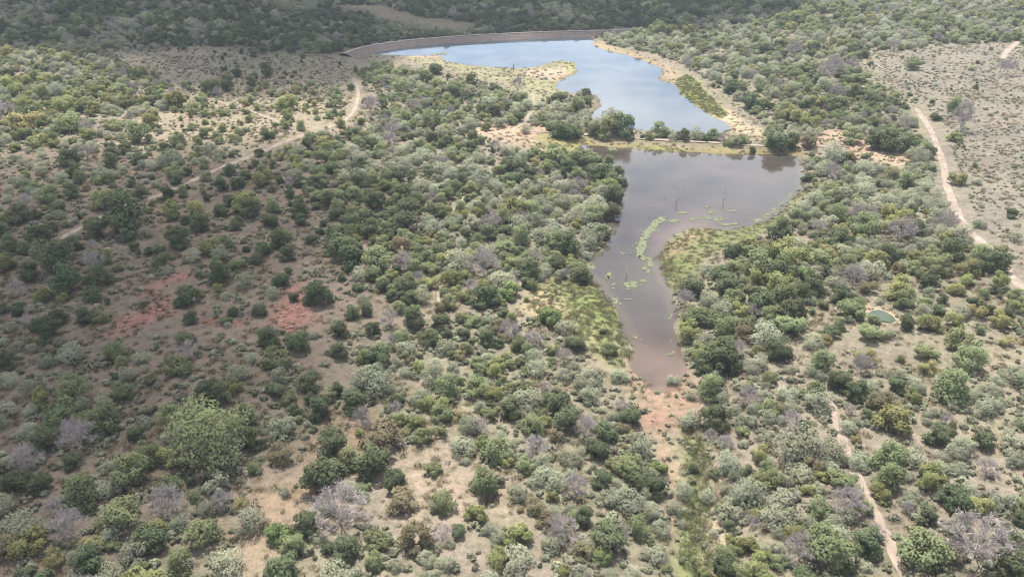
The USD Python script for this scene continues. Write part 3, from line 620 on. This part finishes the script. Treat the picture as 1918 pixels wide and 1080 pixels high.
SPECIAL = {
    (635, 953): 'large pale lilac-grey leafless tree at the edge of the foreground clearing',
    (1836, 1011): 'largest dark purplish leafless tree, near the lower right corner',
    (955, 540): 'bright lime green tree left of the marsh meadow beside the pond',
    (1026, 590): 'vivid emerald green tree at the lower edge of the marsh meadow',
    (906, 904): 'round green tree standing alone in the bare foreground clearing, rightmost there',
    (829, 939): 'isolated green tree in the clearing, the nearest to the viewer',
    (811, 876): 'small round green tree at the upper end of the bare clearing',
    (716, 813): 'wide brownish olive tree at the top edge of the foreground clearing',
    (751, 932): 'brown tinted tree in front of a dark green clump left of the clearing',
    (776, 1003): 'rusty brown tree below the bare clearing near the bottom edge',
    (1582, 891): 'neatly domed green tree beside the right foreground footpath',
    (1600, 572): 'big dense round green tree just left of the small green water hole',
    (1638, 615): 'green tree directly in front of the small green water hole',
    (1683, 535): 'large lime green tree behind the small green water hole',
    (1698, 561): 'green tree just right above the water hole',
    (1690, 434): 'pale purple leafless tree at the upper right of the pond wood',
    (1425, 958): 'small yellow tree right of the grassy creek bed',
    (1732, 1030): 'big green tree beside the dark leafless tree at lower right',
    (1747, 891): 'lime green tree alone on the right of the foreground footpath',
    (1163, 236): 'largest dark green tree on the left part of the causeway',
    (1279, 252): 'dark round tree on the middle of the causeway',
    (1411, 280): 'small dark bush on the pond side of the causeway',
    (1459, 262): 'dark green tree at the right end of the causeway',
    (1889, 127): 'grey leafless tree alone on the open slope near the right edge',
    (1795, 198): 'lone wide green bush on the open slope right of the track top',
    (1803, 228): 'grey leafless tree right of the track bend on the open slope',
    (169, 1017): 'yellow topped tree in the lower left corner area',
    (127, 985): 'large grey leafless tree in the lower left foreground',
    (450, 939): 'small golden tree at the start of the bare strip on the left',
    (232, 400): 'wide dark green tree right beside the left track end',
    (410, 512): 'dark round tree right of the upper red earth patch',
    (348, 551): 'dark clump between the two left red earth patches',
    (595, 548): 'dark tree on the upper right edge of the largest red patch',
    (683, 250): 'bright green tree beside the bend of the upper left track',
    (723, 120): 'lone green tree at the left end of the far lake',
    (1097, 173): 'tall dark green tree on the shore tip of the upper lake',
    (896, 460): 'small golden yellow tree in the wood left of the pond',
    (906, 498): 'broad grey leafless tree in the wood left of the pond',
    (1552, 471): 'golden yellow tree in the middle of the right bank wood',
    (1623, 666): 'yellow green tree on the open ground below the water hole',
    (43, 223): 'wide yellowish tree at the far left edge of the sunlit slope',
    (524, 992): 'bright green tree at the right of the left foreground',
    (1128, 618): 'single small dark bush in the marsh meadow left of the pond',
    (1683, 501): 'small dark reddish tree at the edge of the right bank wood',
    (716, 657): 'wide dark green clump above the bare strip in the middle',
    (860, 777): 'yellow bush among green ones above the clearing',
}
items = []          # x, y, diameter, kind, label or None, place
hand = [t.split() for t in HAND.replace('\n', ';').split(';') if t.strip()]
for a, b, w, k in hand:
    a, b, w = int(a), int(b), float(w)
    p = at(a, b + w * .02)
    dist_ = math.hypot(p[0], p[1], CAM_H)
    if a > 1000 and 225 < b < 290: w *= 1.22
    D = w * dist_ / FPX * .97
    hmid = D * .36
    p = at(a, b, hmid)
    items.append((p[0], p[1], D, k, SPECIAL.get((a, b))))
bigp = at(390, 812, 4.0); items.append((bigp[0], bigp[1], 11.5, 'BIG', 'biggest tree on the left, pale yellow-green with a broad clumpy crown'))
items.append((*at(424, 848, 2.0), 5.5, 'S', 'pale bush at the right foot of the biggest tree on the left'))

cell = {}
CS = 6.0
def near_ok(x, y, r, f):
    i, j = int(x // CS), int(y // CS)
    for a in range(i - 2, i + 3):
        for b in range(j - 2, j + 3):
            for (u, v, q) in cell.get((a, b), ()):
                if (u - x) ** 2 + (v - y) ** 2 < (f * (r + q)) ** 2: return False
    return True
def occupy(x, y, r): cell.setdefault((int(x // CS), int(y // CS)), []).append((x, y, r))
for it in items: occupy(it[0], it[1], it[2] / 2)

N = 170000
cx = RNG.uniform(-470, 470, N); cy = 55 + 640 * RNG.uniform(0, 1, N)
# keep what the frame (with a margin) can see
zc = hgt(cx, cy); u, v, dep = to_px(cx, cy, zc)
k = (u > -160) & (u < 2080) & (v < 1240) & (dep > 10)
cx, cy, zc, u, v = cx[k], cy[k], zc[k], u[k], v[k]
wx, wy = edge_noise(cx, cy, 7.0, 24.0, 77)
def seen_place(x, y, up):
    """the place that a plant at x, y covers in the view with the part of it that is 'up' above its foot"""
    a_, b_, _ = to_px(x, y, hgt(x, y) + up)
    q_ = at(a_, b_)
    return place_of(q_[:, 0], q_[:, 1])
pl = seen_place(wx, wy, 1.3)
LOW = np.array([p[2] <= .04 for p in PLACES] + [False])
tall_bad = LOW[seen_place(cx, cy, 2.7)]
wet = shapely.union_all([lake_poly.buffer(.6), pond_poly.buffer(.4), hole_poly.buffer(.8)])
trk = shapely.union_all([ls.buffer(w / 2 + (2.6 if abs(w - 2.1) < .01 else 1.2 if abs(w - 1.7) < .01 else .3)) for ls, w in TRACK_LINES] + [dam_line.buffer(7.5), cause_line.buffer(2.2)])
shapely.prepare(wet); shapely.prepare(trk)
bad = shapely.contains_xy(wet, cx, cy) | shapely.contains_xy(trk, cx, cy)
clump = meshkit.fbm(np.stack([cx / 22, cy / 22, np.zeros_like(cx)], -1), 3, 5)
kindn = meshkit.fbm(np.stack([cx / 30, cy / 30, np.ones_like(cx)], -1), 2, 15)
scat = []
for i in range(len(cx)):
    if bad[i] or pl[i] < 0: continue
    nm, _, cover, mx_, dm = PLACES[pl[i]]
    c = cover if cover > .85 else np.clip(cover + (clump[i] - .5) * 1.3 * min(cover, 1 - cover + .15) * 2, 0, 1)
    if RNG.uniform() > c: continue
    ks = list(mx_); ws = np.array([mx_[q] for q in ks])
    ws = ws * np.array([1 + (kindn[i] - .5) * (5 if q == 'D' else 2 if q == 'G' else -5) if q in 'DGS' else 1 for q in ks]).clip(.1, 3)
    kd = ks[RNG.choice(len(ks), p=ws / ws.sum())]
    D = dm * .87 * float(np.exp(RNG.normal(-.14, .40))) * {'s': .45, 'L': .9, 'S': .95, 'R': .9, 'Y': .8}.get(kd, 1.0)
    D = min(max(D, .8), 8.5)
    if tall_bad[i] and D > 1.6: continue
    f = .80 if cover < .5 else (.62 if cover < .8 else .54)
    if not near_ok(cx[i], cy[i], D / 2, f): continue
    occupy(cx[i], cy[i], D / 2)
    scat.append((cx[i], cy[i], D, kd, None))
items += scat
print('plants', len(items))

A = np.array([(i[0], i[1], i[2]) for i in items]); zi = hgt(A[:, 0], A[:, 1])
uu, vv, dd = to_px(A[:, 0], A[:, 1], zi + A[:, 2] * .35)
on = (uu > -10 - A[:, 2] * 700 / dd) & (uu < 1930 + A[:, 2] * 700 / dd) & (vv > -15) & (vv < 1100 + A[:, 2] * 700 / dd)
show = np.where(on, A[:, 2] / dd, 0)
plc = place_of(A[:, 0], A[:, 1])
def pick_proto(k, rng):
    return BIG if k == 'BIG' else PROTO[k][rng.integers(len(PROTO[k]))]
rng_i = np.random.default_rng(3)
order = np.argsort(-show)
# which one is it: size, what it stands beside, then its order among the two or three that are left alike
MARKS = [('at the pond edge', pond_poly, 5.0), ('at the lake shore', lake_poly, 7.0), ('beside the water hole', hole_poly, 6.0)]
MARKS += [('beside a red earth patch', ZP[id(z[0])], 4.0) for z in ZONES if z[0][0] in ((510, 572), (205, 615), (268, 545))]
MARKS += [('beside the dirt track' if w > 1.25 else 'beside a footpath', ls, 4.5) for ls, w in TRACK_LINES]
pts_all = shapely.points(A[:, 0], A[:, 1])
near_ = np.array([shapely.distance(g, pts_all) - A[:, 2] / 2 for _, g, _ in MARKS])
lim_ = np.array([m[2] for m in MARKS])[:, None]
ok_ = near_ < lim_
def where_label(i, k):
    D = A[i, 2]
    size = 'very large' if D > 6.2 else 'large' if D > 4.6 else 'midsized' if D > 3.1 else 'small' if D > 1.9 else 'tiny'
    if k == 's': size = 'wider' if D > 1.7 else 'small'
    pn = PLACES[plc[i]][0] if plc[i] >= 0 else 'among the scattered bush'
    mk = ''
    if ok_[:, i].any():
        mk = MARKS[int(np.argmin(np.where(ok_[:, i], near_[:, i], 99)))][0] + ', '
    out = f'{size} {KINDLABEL[k]} {mk}{pn}'
    return out if len(out.replace('-', ' ').split()) <= 10 else f'{size} {KINDLABEL[k]} {pn}'
will, cnt_ = {}, {}
for i in order:
    k = items[i][3]
    if k == 'BIG' or (cnt_.get(k, 0) >= 300 and not items[i][4]) or show[i] <= 0: continue
    cnt_[k] = cnt_.get(k, 0) + 1
    if not items[i][4]: will.setdefault(where_label(i, k), []).append(i)
LABEL = {}

for lb, ii in will.items():
    words = {1: [''], 2: ['left of two: ', 'right of two: '], 3: ['leftmost of three: ', 'middle of three: ', 'rightmost of three: ']}.get(len(ii))
    for w_, i in zip(words or [''] * len(ii), sorted(ii, key=lambda q: uu[q])):
        LABEL[i] = (w_ + lb, None if words else lb.replace('bush ', 'bushes ', 1).replace('tree ', 'trees ', 1).replace('shrub ', 'shrubs ', 1))
count, rest = {}, {}
for i in order:
    x, y, D, k, lab = items[i]
    if k == 'BIG':
        path = numbered('pale_green_tree'); cat, grp = 'tree', None
    else:
        if count.get(k, 0) >= 300 and not lab or show[i] <= 0:
            rest.setdefault(k, []).append(i); continue
        count[k] = count.get(k, 0) + 1
        path = numbered(KINDNAME[k]); cat, grp = CAT[k], None
        if not lab:
            lab, grp = LABEL[i]
    xf_ = UsdGeom.Xform.Define(stage, path)
    xf_.AddTranslateOp().Set((float(x), float(y), float(zi[i]) - .03))
    xf_.AddRotateZOp().Set(float(rng_i.uniform(0, 360)))
    sx = float(D * rng_i.uniform(.94, 1.06)); sz = float(D * rng_i.uniform(.88, 1.12))
    xf_.AddScaleOp().Set((sx, sx, sz))
    pr = xf_.GetPrim()
    pr.GetReferences().AddInternalReference(pick_proto(k, rng_i)); pr.SetInstanceable(True)
    tag(pr, lab, cat, grp)
print('individual', count, 'rest', {k: len(v) for k, v in rest.items()})

def instancer(path, protos, pos, rotz, scl, label, cat):
    pi = UsdGeom.PointInstancer.Define(stage, path)
    holder = UsdGeom.Scope.Define(stage, path + '/kinds') if False else None
    rel = pi.CreatePrototypesRel()
    for j, p in enumerate(protos):
        q = UsdGeom.Xform.Define(stage, f'{path}/plant' + (f'_{j:03d}' if j else ''))
        q.GetPrim().GetReferences().AddInternalReference(p)
        rel.AddTarget(q.GetPath())
    n = len(pos)
    pi.CreateProtoIndicesAttr(Vt.IntArray.FromNumpy(np.asarray(RNG.integers(0, len(protos), n), np.int32)))
    pi.CreatePositionsAttr(Vt.Vec3fArray.FromNumpy(np.asarray(pos, np.float32)))
    half = np.asarray(rotz) / 2
    pi.CreateOrientationsAttr(Vt.QuathArray([Gf.Quath(float(math.cos(h)), 0, 0, float(math.sin(h))) for h in half]))
    pi.CreateScalesAttr(Vt.Vec3fArray.FromNumpy(np.asarray(scl, np.float32)))
    tag(pi.GetPrim(), label, cat, kind='stuff')
    return pi
STUFF = {'G': ('far_green_wood', 'distant mid green bushes and trees merging into woodland', 'wood'), 'D': ('far_dark_wood', 'distant dark green trees merging into one wood', 'wood'),
         'S': ('far_silver_scrub', 'distant silvery grey-green scrub on the slopes', 'scrub'), 'L': ('far_leafless_scrub', 'distant grey leafless scrub among the woods', 'scrub'),
         'O': ('far_lime_scrub', 'distant lime green bushes scattered in the woods', 'scrub'), 's': ('small_scrub', 'small scrub dotted over the dry ground', 'scrub')}
for k, ii in rest.items():
    nm = STUFF.get(k, ('far_mixed_scrub', 'distant brown and yellow bushes scattered in the scrub', 'scrub'))
    ii = np.array(ii)
    instancer(numbered(nm[0]), PROTO[k], np.c_[A[ii, 0], A[ii, 1], zi[ii] - .03], RNG.uniform(0, 6.28, len(ii)), np.repeat(A[ii, 2:3], 3, 1) * RNG.uniform(.9, 1.1, (len(ii), 3)), nm[1], nm[2])

# ------------------------------------------------------------------ grass
def tuft_proto(name, seed, n, mat, hgt_, spread):
    rng = np.random.default_rng(seed)
    c = np.c_[rng.normal(0, spread, (n, 2)), np.zeros(n)]
    tip = c + np.c_[rng.normal(0, .22, (n, 2)), rng.uniform(.5, 1, n) * hgt_]
    w = rng.normal(size=(n, 3)) * [1, 1, 0]; w /= np.linalg.norm(w, axis=1, keepdims=True)
    v = np.stack([c - w * .035, c + w * .035, tip], 1).reshape(-1, 3)
    nn = np.repeat((c * .5 + [0, 0, .8]), 3, 0); nn /= np.linalg.norm(nn, axis=1, keepdims=True)
    path = f'/World/Kinds/{name}'
    UsdGeom.Xform.Define(stage, path)
    put(path + '/blades', v, np.arange(3 * n).reshape(n, 3), mat, n=nn)
    return path
T_DRY = [tuft_proto(f'dry_tuft_{i}', 200 + i, 60, M_DRYTUFT, .55, .28) for i in range(2)]
T_GREY = [tuft_proto(f'grey_tuft_{i}', 210 + i, 60, M_GREYTUFT, .6, .3) for i in range(2)]
T_GREEN = [tuft_proto(f'green_tuft_{i}', 220 + i, 70, M_GREENTUFT, .32, .34) for i in range(2)]
T_SMALL = PROTO['s']
def scatter_in(pg, n, seed, keep=None):
    r = np.random.default_rng(seed); a, b, c, d = pg.bounds
    x, y = r.uniform(a, c, n), r.uniform(b, d, n)
    wx, wy = edge_noise(x, y, 1.5, 5.0, seed)
    m = shapely.contains_xy(pg, wx, wy) & ~shapely.contains_xy(wet, x, y) & ~shapely.contains_xy(trk, x, y)
    return x[m], y[m]
def grass(name, x, y, protos, s, label, seed):
    r = np.random.default_rng(seed)
    instancer(numbered(name), protos, np.c_[x, y, hgt(x, y) - .02], r.uniform(0, 6.28, len(x)), np.repeat(r.uniform(.6, 1.3, (len(x), 1)) * s, 3, 1), label, 'grass')
view = poly([(-60,1150), (1980,1150), (1980,20), (-60,20)])
x, y = scatter_in(view, 120000, 301)
keep_ = RNG.uniform(size=len(x)) < np.clip(1.4 - y / 330, .1, 1) * np.clip((meshkit.fbm(np.stack([x / 9, y / 9, 0 * x], -1), 3, 9) - .30) * 2.6, 0, 1)
x, y = x[keep_], y[keep_]
grass('dry_grass', x[::2], y[::2], T_DRY, .9, 'dry straw grass tufts between the bushes', 1)
grass('grey_grass', x[1::2], y[1::2], T_GREY, .9, 'grey green grass tufts between the bushes', 2)
for nm, pts, n, lab in (('marsh_grass', ZONES[16][0], 1500, 'green marsh grass on the left bank of the pond'), ('marsh_grass', ZONES[19][0], 2200, 'green marsh grass on the right bank of the pond'),
                        ('creek_grass', ZONES[24][0], 1500, 'green grass filling the creek bed in the foreground'), ('shore_grass', ZONES[9][0], 1600, 'yellow-green grass on the right shore of the lake')):
    x, y = scatter_in(ZP[id(pts)], n, len(lab) + n)
    grass(nm, x, y, T_GREEN, .8, lab, 7)

m_ = 150000
x = RNG.uniform(-400, 400, m_); y = 55 + 400 * RNG.uniform(0, 1, m_) ** 1.15
u, v, _d = to_px(x, y, hgt(x, y))
k = (u > -120) & (u < 2040) & (v < 1200) & (v > 0); x, y = x[k], y[k]
pq = place_of(*edge_noise(x, y, 2, 8, 55))
cov = np.array([np.clip(p[2] * 1.1, .42 if p[2] >= .09 else .05, 1) for p in PLACES] + [0.0])[pq]
k = (RNG.uniform(size=len(x)) < cov * 1.0 * np.clip((meshkit.fbm(np.stack([x / 7, y / 7, 0 * x], -1), 3, 41) - .25) * 2.6, 0, 1)) & ~shapely.contains_xy(wet, x, y) & ~shapely.contains_xy(trk, x, y)
x, y = x[k], y[k]
print('undergrowth', len(x))
op_ = np.where(cov[k] < .5, .62, 1.0)[:, None]
instancer('/World/undergrowth', UNDER, np.c_[x, y, hgt(x, y) - .02], RNG.uniform(0, 6.28, len(x)), np.repeat(RNG.uniform(.55, 1.9, (len(x), 1)) * op_, 3, 1), 'grey green undergrowth between the bushes', 'undergrowth')

# ------------------------------------------------------------------ red rocks
def rocks(path, pg, n, seed, mat, label, s0=.15, s1=.5):
    rng = np.random.default_rng(seed); parts = []
    x, y = scatter_in(pg, n, seed)
    for a, b in zip(x, y):
        m = trimesh.creation.icosphere(1, 1.0)
        v = m.vertices * (1 + .35 * (meshkit.noise(m.vertices * 1.7 + rng.uniform(0, 50, 3), 1) - .5)[:, None]) * rng.uniform(s0, s1) * np.array([1.2, 1, .55])
        t = rng.uniform(0, 6.28); v = v @ np.array([[math.cos(t), math.sin(t), 0], [-math.sin(t), math.cos(t), 0], [0, 0, 1]])
        parts.append((v + [a, b, float(hgt(a, b)) + .05], m.faces))
    if parts: tag(put(path, *join(parts), mat), label, 'rocks', kind='stuff')
for zi_, n, lab in ((29, 60, 'red stones on the largest red earth patch'), (31, 50, 'red stones on the lower left red earth patch'), (32, 30, 'red stones on the upper left red earth patch')):
    rocks(numbered('red_stones'), ZP[id(ZONES[zi_][0])], n, 400 + zi_, M_ROCK, lab)
def boulder(px, py, s, mat, label, seed):
    m = trimesh.creation.icosphere(2, 1.0); p = at(px, py)
    v = m.vertices * (1 + .5 * (meshkit.fbm(m.vertices * 1.2 + seed, 3, seed) - .5)[:, None]) * s * np.array([1.25, 1, .75])
    tag(put(numbered('boulder'), v + [p[0], p[1], float(hgt(*p)) + s * .2], m.faces, mat, smooth=True), label, 'rock')
boulder(1015, 148, .8, M_GREYROCK, 'left dark boulder of two on the grassy spit', 4)
boulder(1021, 148, .9, M_GREYROCK, 'right dark boulder of two on the grassy spit', 5)

# ------------------------------------------------------------------ in the pond: weed mats, drowned trees
pond_or_lake = shapely.union_all([pond_poly, lake_poly])
SCRAPS = []
def weed(pts, label, seed, cat='water weed', group=None, name='weed_mat', z=None):
    p = at_plane(*np.array(pts, float).T, WZ)
    pg = Polygon(p).buffer(.15)
    ls = pg.exterior; n = max(16, int(ls.length / .25))
    q = np.array([ls.interpolate(i * ls.length / n).coords[0] for i in range(n)])
    q = q + np.c_[meshkit.fbm(np.c_[q / .8, np.zeros(n)], 3, seed) - .5, meshkit.fbm(np.c_[q / .8, np.ones(n)], 3, seed) - .5] * .9
    pg = Polygon(q).buffer(0)
    rr = np.random.default_rng(seed); a_, b_, c_, d_ = pg.bounds
    holes = [Point(rr.uniform(a_, c_), rr.uniform(b_, d_)).buffer(rr.uniform(.1, .38), 4) for _ in range(int(pg.area * 1.3) + 2)]
    extra = [Point(*np.array(pg.exterior.interpolate(rr.uniform(0, pg.length)).coords[0] if pg.geom_type == 'Polygon' else [a_, b_]) + rr.normal(0, .45, 2)).buffer(rr.uniform(.08, .3), 4) for _ in range(int(pg.length * .8) + 3)]
    SCRAPS.extend(extra)
    pg = pg.difference(shapely.union_all(holes)).intersection(pond_or_lake)
    if pg.geom_type != 'Polygon':
        gs = sorted([g for g in pg.geoms if g.geom_type == 'Polygon'], key=lambda g: -g.area); SCRAPS.extend(gs[1:]); pg = gs[0]
    parts = [trimesh.creation.extrude_polygon(g, .05, engine='earcut') for g in getattr(pg, 'geoms', [pg]) if g.area > .05]
    if not parts: return
    m = trimesh.util.concatenate(parts)
    tag(put(numbered(name), np.array(m.vertices) + [0, 0, WZ + .012], m.faces, M_WEED), label, cat, group)
def blob(px, py, w, h, k=9, seed=0):
    r = np.random.default_rng(seed); th = np.sort(r.uniform(0, 6.28, k))
    return [(px + w / 2 * math.cos(t) * r.uniform(.7, 1.1), py + h / 2 * math.sin(t) * r.uniform(.7, 1.1)) for t in th]
weed([(1238,405),(1246,410),(1232,422),(1220,435),(1212,450),(1208,462),(1205,475),(1200,482),(1194,478),(1193,466),(1199,452),(1203,440),(1214,426),(1228,412)], 'long curved strip of pale green weed on the pond', 1)
weed([(1198,479),(1215,482),(1226,490),(1222,500),(1214,499),(1216,490),(1202,486)], 'hooked lower end of the curved weed strip', 2)
weed([(1170,530),(1190,528),(1197,534),(1190,540),(1172,538)], 'oval weed mat alone in the narrow middle of the pond', 3)
for j, (a, b, w, h) in enumerate([(1275,399,20,5),(1325,388,12,4),(1333,398,18,5),(1322,408,24,6),(1346,411,20,5),(1370,395,14,4),(1300,411,20,5),(1262,414,22,6),(1378,419,18,5),(1356,421,24,5),(1397,427,14,4)]):
    weed(blob(a, b, w, h, 9, j), 'pale floating weed patch among many before the marsh tip', 20 + j, group='floating weed patches before the marsh tip')
for j, (a, b, w, h) in enumerate([(1203,526,12,4),(1165,474,10,3),(1172,560,14,4),(1187,632,8,6),(1207,502,8,5),(1213,508,9,5),(1120,468,22,8),(1137,519,10,4),(1148,533,10,4)]):
    weed(blob(a, b, w, h, 8, 50 + j), 'small weed scrap floating in the narrow part of the pond', 60 + j, group='small weed scraps in the narrow pond')
for j, (a, b, w, h) in enumerate([(1485,370,22,14),(1470,384,26,13),(1456,396,28,12),(1440,406,26,10),(1420,414,24,9)]):
    weed(blob(a, b, w, h, 10, 90 + j), 'pale green weed along the right shore of the pond', 100 + j, group='weed mats along the right pond shore')
for j, (a, b, w, h) in enumerate([(1105,498,24,10),(1115,530,22,12),(1150,565,14,12),(1258,596,10,14),(1262,640,10,14),(1258,662,12,10),(1140,515,10,12)]):
    weed(blob(a, b, w, h, 9, 130 + j), 'green weed mat touching the shore of the narrow pond', 140 + j, group='weed mats on the shores of the narrow pond')
weed(blob(1146,280,20,6,9,7), 'yellow-green weed patch beside the left end of the causeway', 170)
weed([(805,104),(825,99),(837,100),(832,105),(812,107)], 'dark green weed spit at the left shore of the far lake', 171)

sc_ = shapely.union_all([g.intersection(pond_or_lake) for g in SCRAPS])
sc_m = trimesh.util.concatenate([trimesh.creation.extrude_polygon(g, .04, engine='earcut') for g in sc_.geoms if g.geom_type == 'Polygon' and g.area > .01])
tag(put('/World/weed_scraps', np.array(sc_m.vertices) + [0, 0, WZ + .006], sc_m.faces, M_WEED), 'tiny scraps of pale weed floating around the larger mats', 'water weed', kind='stuff')
def drowned(px, py, hpx, seed, label, lean=.1, forks=3):
    rng = np.random.default_rng(seed); p = at_plane(px, py, WZ)
    h = hpx * math.hypot(p[0], p[1], CAM_H) / FPX / math.cos(math.radians(22))
    x = UsdGeom.Xform.Define(stage, numbered('drowned_tree')); x.AddTranslateOp().Set((float(p[0]), float(p[1]), 0.0))
    top = np.array([rng.normal(0, lean) * h, rng.normal(0, lean) * h, h * .75])
    put(str(x.GetPath()) + '/trunk', *tube(np.array([0, 0, -.6]), top, .12, .06, 7), M_DEADWOOD)
    parts = []
    for _ in range(forks):
        s = top * rng.uniform(.45, 1); e = s + np.array([rng.normal(0, .10), rng.normal(0, .10), rng.uniform(.18, .42)]) * h
        parts.append(tube(s, e, .045, .02)); 
        for _ in range(2):
            s2 = s * .4 + e * .6; parts.append(tube(s2, s2 + np.array([rng.normal(0, .06), rng.normal(0, .06), rng.uniform(.05, .2)]) * h, .03, .012))
    if parts: put(str(x.GetPath()) + '/branches', *join(parts), M_DEADWOOD)
    tag(x.GetPrim(), label, 'dead tree')
drowned(1268, 372, 30, 1, 'pale forked dead tree standing in the open pond, left of two', .06, 6)
drowned(1356, 372, 22, 2, 'pale slender dead tree standing in the open pond, right of two', .04, 4)
drowned(1244, 368, 8, 3, 'short dark stump in the pond left of the forked dead tree', .1, 1)
drowned(1216, 405, 6, 4, 'small dark stump above the curved weed strip', .1, 2)
drowned(1174, 515, 14, 5, 'dead stump with snags just above the oval weed mat', .15, 4)
drowned(1182, 476, 6, 6, 'little stump beside the curved weed strip in the narrow pond', .15, 2)
_p = at(962, 129)
_x = UsdGeom.Xform.Define(stage, '/World/wooden_post'); _x.AddTranslateOp().Set((float(_p[0]), float(_p[1]), float(hgt(*_p))))
put('/World/wooden_post/post', *tube(np.array([0, 0, -.3]), np.array([.05, 0, 1.7]), .26, .2, 8), M_BARK)
put('/World/wooden_post/cap', *tube(np.array([.05, 0, 1.7]), np.array([.05, 0, 1.85]), .23, .12, 8), M_BARK)
tag(_x.GetPrim(), 'dark upright post at the water edge of the grassy spit', 'post')

# ------------------------------------------------------------------ clouds high above that shade the left slope and the far wood
M_CLOUD = usdkit.material(stage, '/World/Looks/cloud_look', {'v': ('principled_volume', {'color': (.96, .965, .97), 'density': .022, 'anisotropy': .3})}, [], volume='v.volume')
def cloud(outline, alt, label, seed, more=None, grow=1.3, tmax=85.0, step=9.0):
    p = poly(outline)
    if more is not None: p = p.union(more)
    shift = SUN_DIR[:2] / SUN_DIR[2] * alt
    a, b, c, d = p.bounds
    a, b, c, d = max(a, -1500) - 40, max(b, -400) - 40, min(c, 1500) + 40, min(d, 1500) + 40
    xs, ys = np.arange(a, c, step), np.arange(b, d, step)
    X, Y = np.meshgrid(xs, ys)
    wx, wy = edge_noise(X.ravel(), Y.ravel(), 26, 70, seed)
    pts = shapely.points(wx, wy); sd = shapely.distance(p.boundary, pts)
    s = np.where(shapely.contains(p, pts), sd, -sd).reshape(X.shape)
    lump = meshkit.fbm(np.stack([X / 60, Y / 60, 0 * X], -1), 4, seed)
    t = np.clip((s + 8) * grow, 0, tmax) * (.55 + .9 * lump)
    t[[0, -1], :] = 0; t[:, [0, -1]] = 0
    ny_, nx_ = X.shape
    act = t > 0
    cellon = act[:-1, :-1] | act[1:, :-1] | act[:-1, 1:] | act[1:, 1:]
    used = np.zeros_like(act)
    for da in (0, 1):
        for db in (0, 1):
            used[da:ny_ - 1 + da, db:nx_ - 1 + db] |= cellon
    top = np.full(X.shape, -1); bot = np.full(X.shape, -1)
    k = np.flatnonzero(used.ravel())
    top.ravel()[k] = np.arange(len(k))
    vt = np.c_[X.ravel()[k] + shift[0], Y.ravel()[k] + shift[1], alt + t.ravel()[k]]
    kb = np.flatnonzero((used & act).ravel())
    bot.ravel()[k] = top.ravel()[k]
    bot.ravel()[kb] = len(k) + np.arange(len(kb))
    vb = np.c_[X.ravel()[kb] + shift[0], Y.ravel()[kb] + shift[1], alt - 6 * np.minimum(1, t.ravel()[kb] / 30)]
    jj, ii = np.nonzero(cellon)
    q = lambda g: np.stack([g[jj, ii], g[jj, ii + 1], g[jj + 1, ii + 1], g[jj + 1, ii]], 1)
    ft, fb = q(top), q(bot)[:, ::-1]
    f = np.vstack([ft[:, [0, 1, 2]], ft[:, [0, 2, 3]], fb[:, [0, 1, 2]], fb[:, [0, 2, 3]]])
    v = np.vstack([vt, vb])
    # drop the doubled rim triangles where both sheets meet in the same three points
    keyt = np.sort(f, 1); _, inv, cnt = np.unique(keyt, axis=0, return_inverse=True, return_counts=True)
    f = f[cnt[inv.ravel()] == 1]
    tag(put(numbered('cloud'), v, f, M_CLOUD), label, 'cloud', kind='stuff')
cloud([(-1500,262),(-400,262),(100,282),(330,272),(520,262),(570,300),(650,350),(770,420),(765,530),(700,620),(670,720),(570,800),(480,890),(340,950),(200,1050),(60,1250),(-1500,1400)], 700.0, 'white cumulus cloud high over the left slope', 5)
cloud([(-1500,66),(0,82),(180,105),(270,152),(430,164),(640,165),(700,116),(780,88),(950,74),(1100,68),(1250,60),(1400,46),(1480,18),(1520,-50),(-1500,-50)], 700.0, 'white cumulus cloud high over the far wood', 8, shapely.box(-900, 570, 215, 1300), grow=2.2)

# ------------------------------------------------------------------ thin haze
HAZE = True
if HAZE:
    hb = trimesh.creation.box(bounds=[[-9500, -6500, -12.0], [9500, 12500, 150.0]])
    hz_m = usdkit.material(stage, '/World/Looks/haze_look', {'v': ('principled_volume', {'color': (.80, .88, 1.0), 'density': .00011})}, [], volume='v.volume')
    tag(put('/World/haze', hb.vertices, hb.faces, hz_m), kind='stuff')
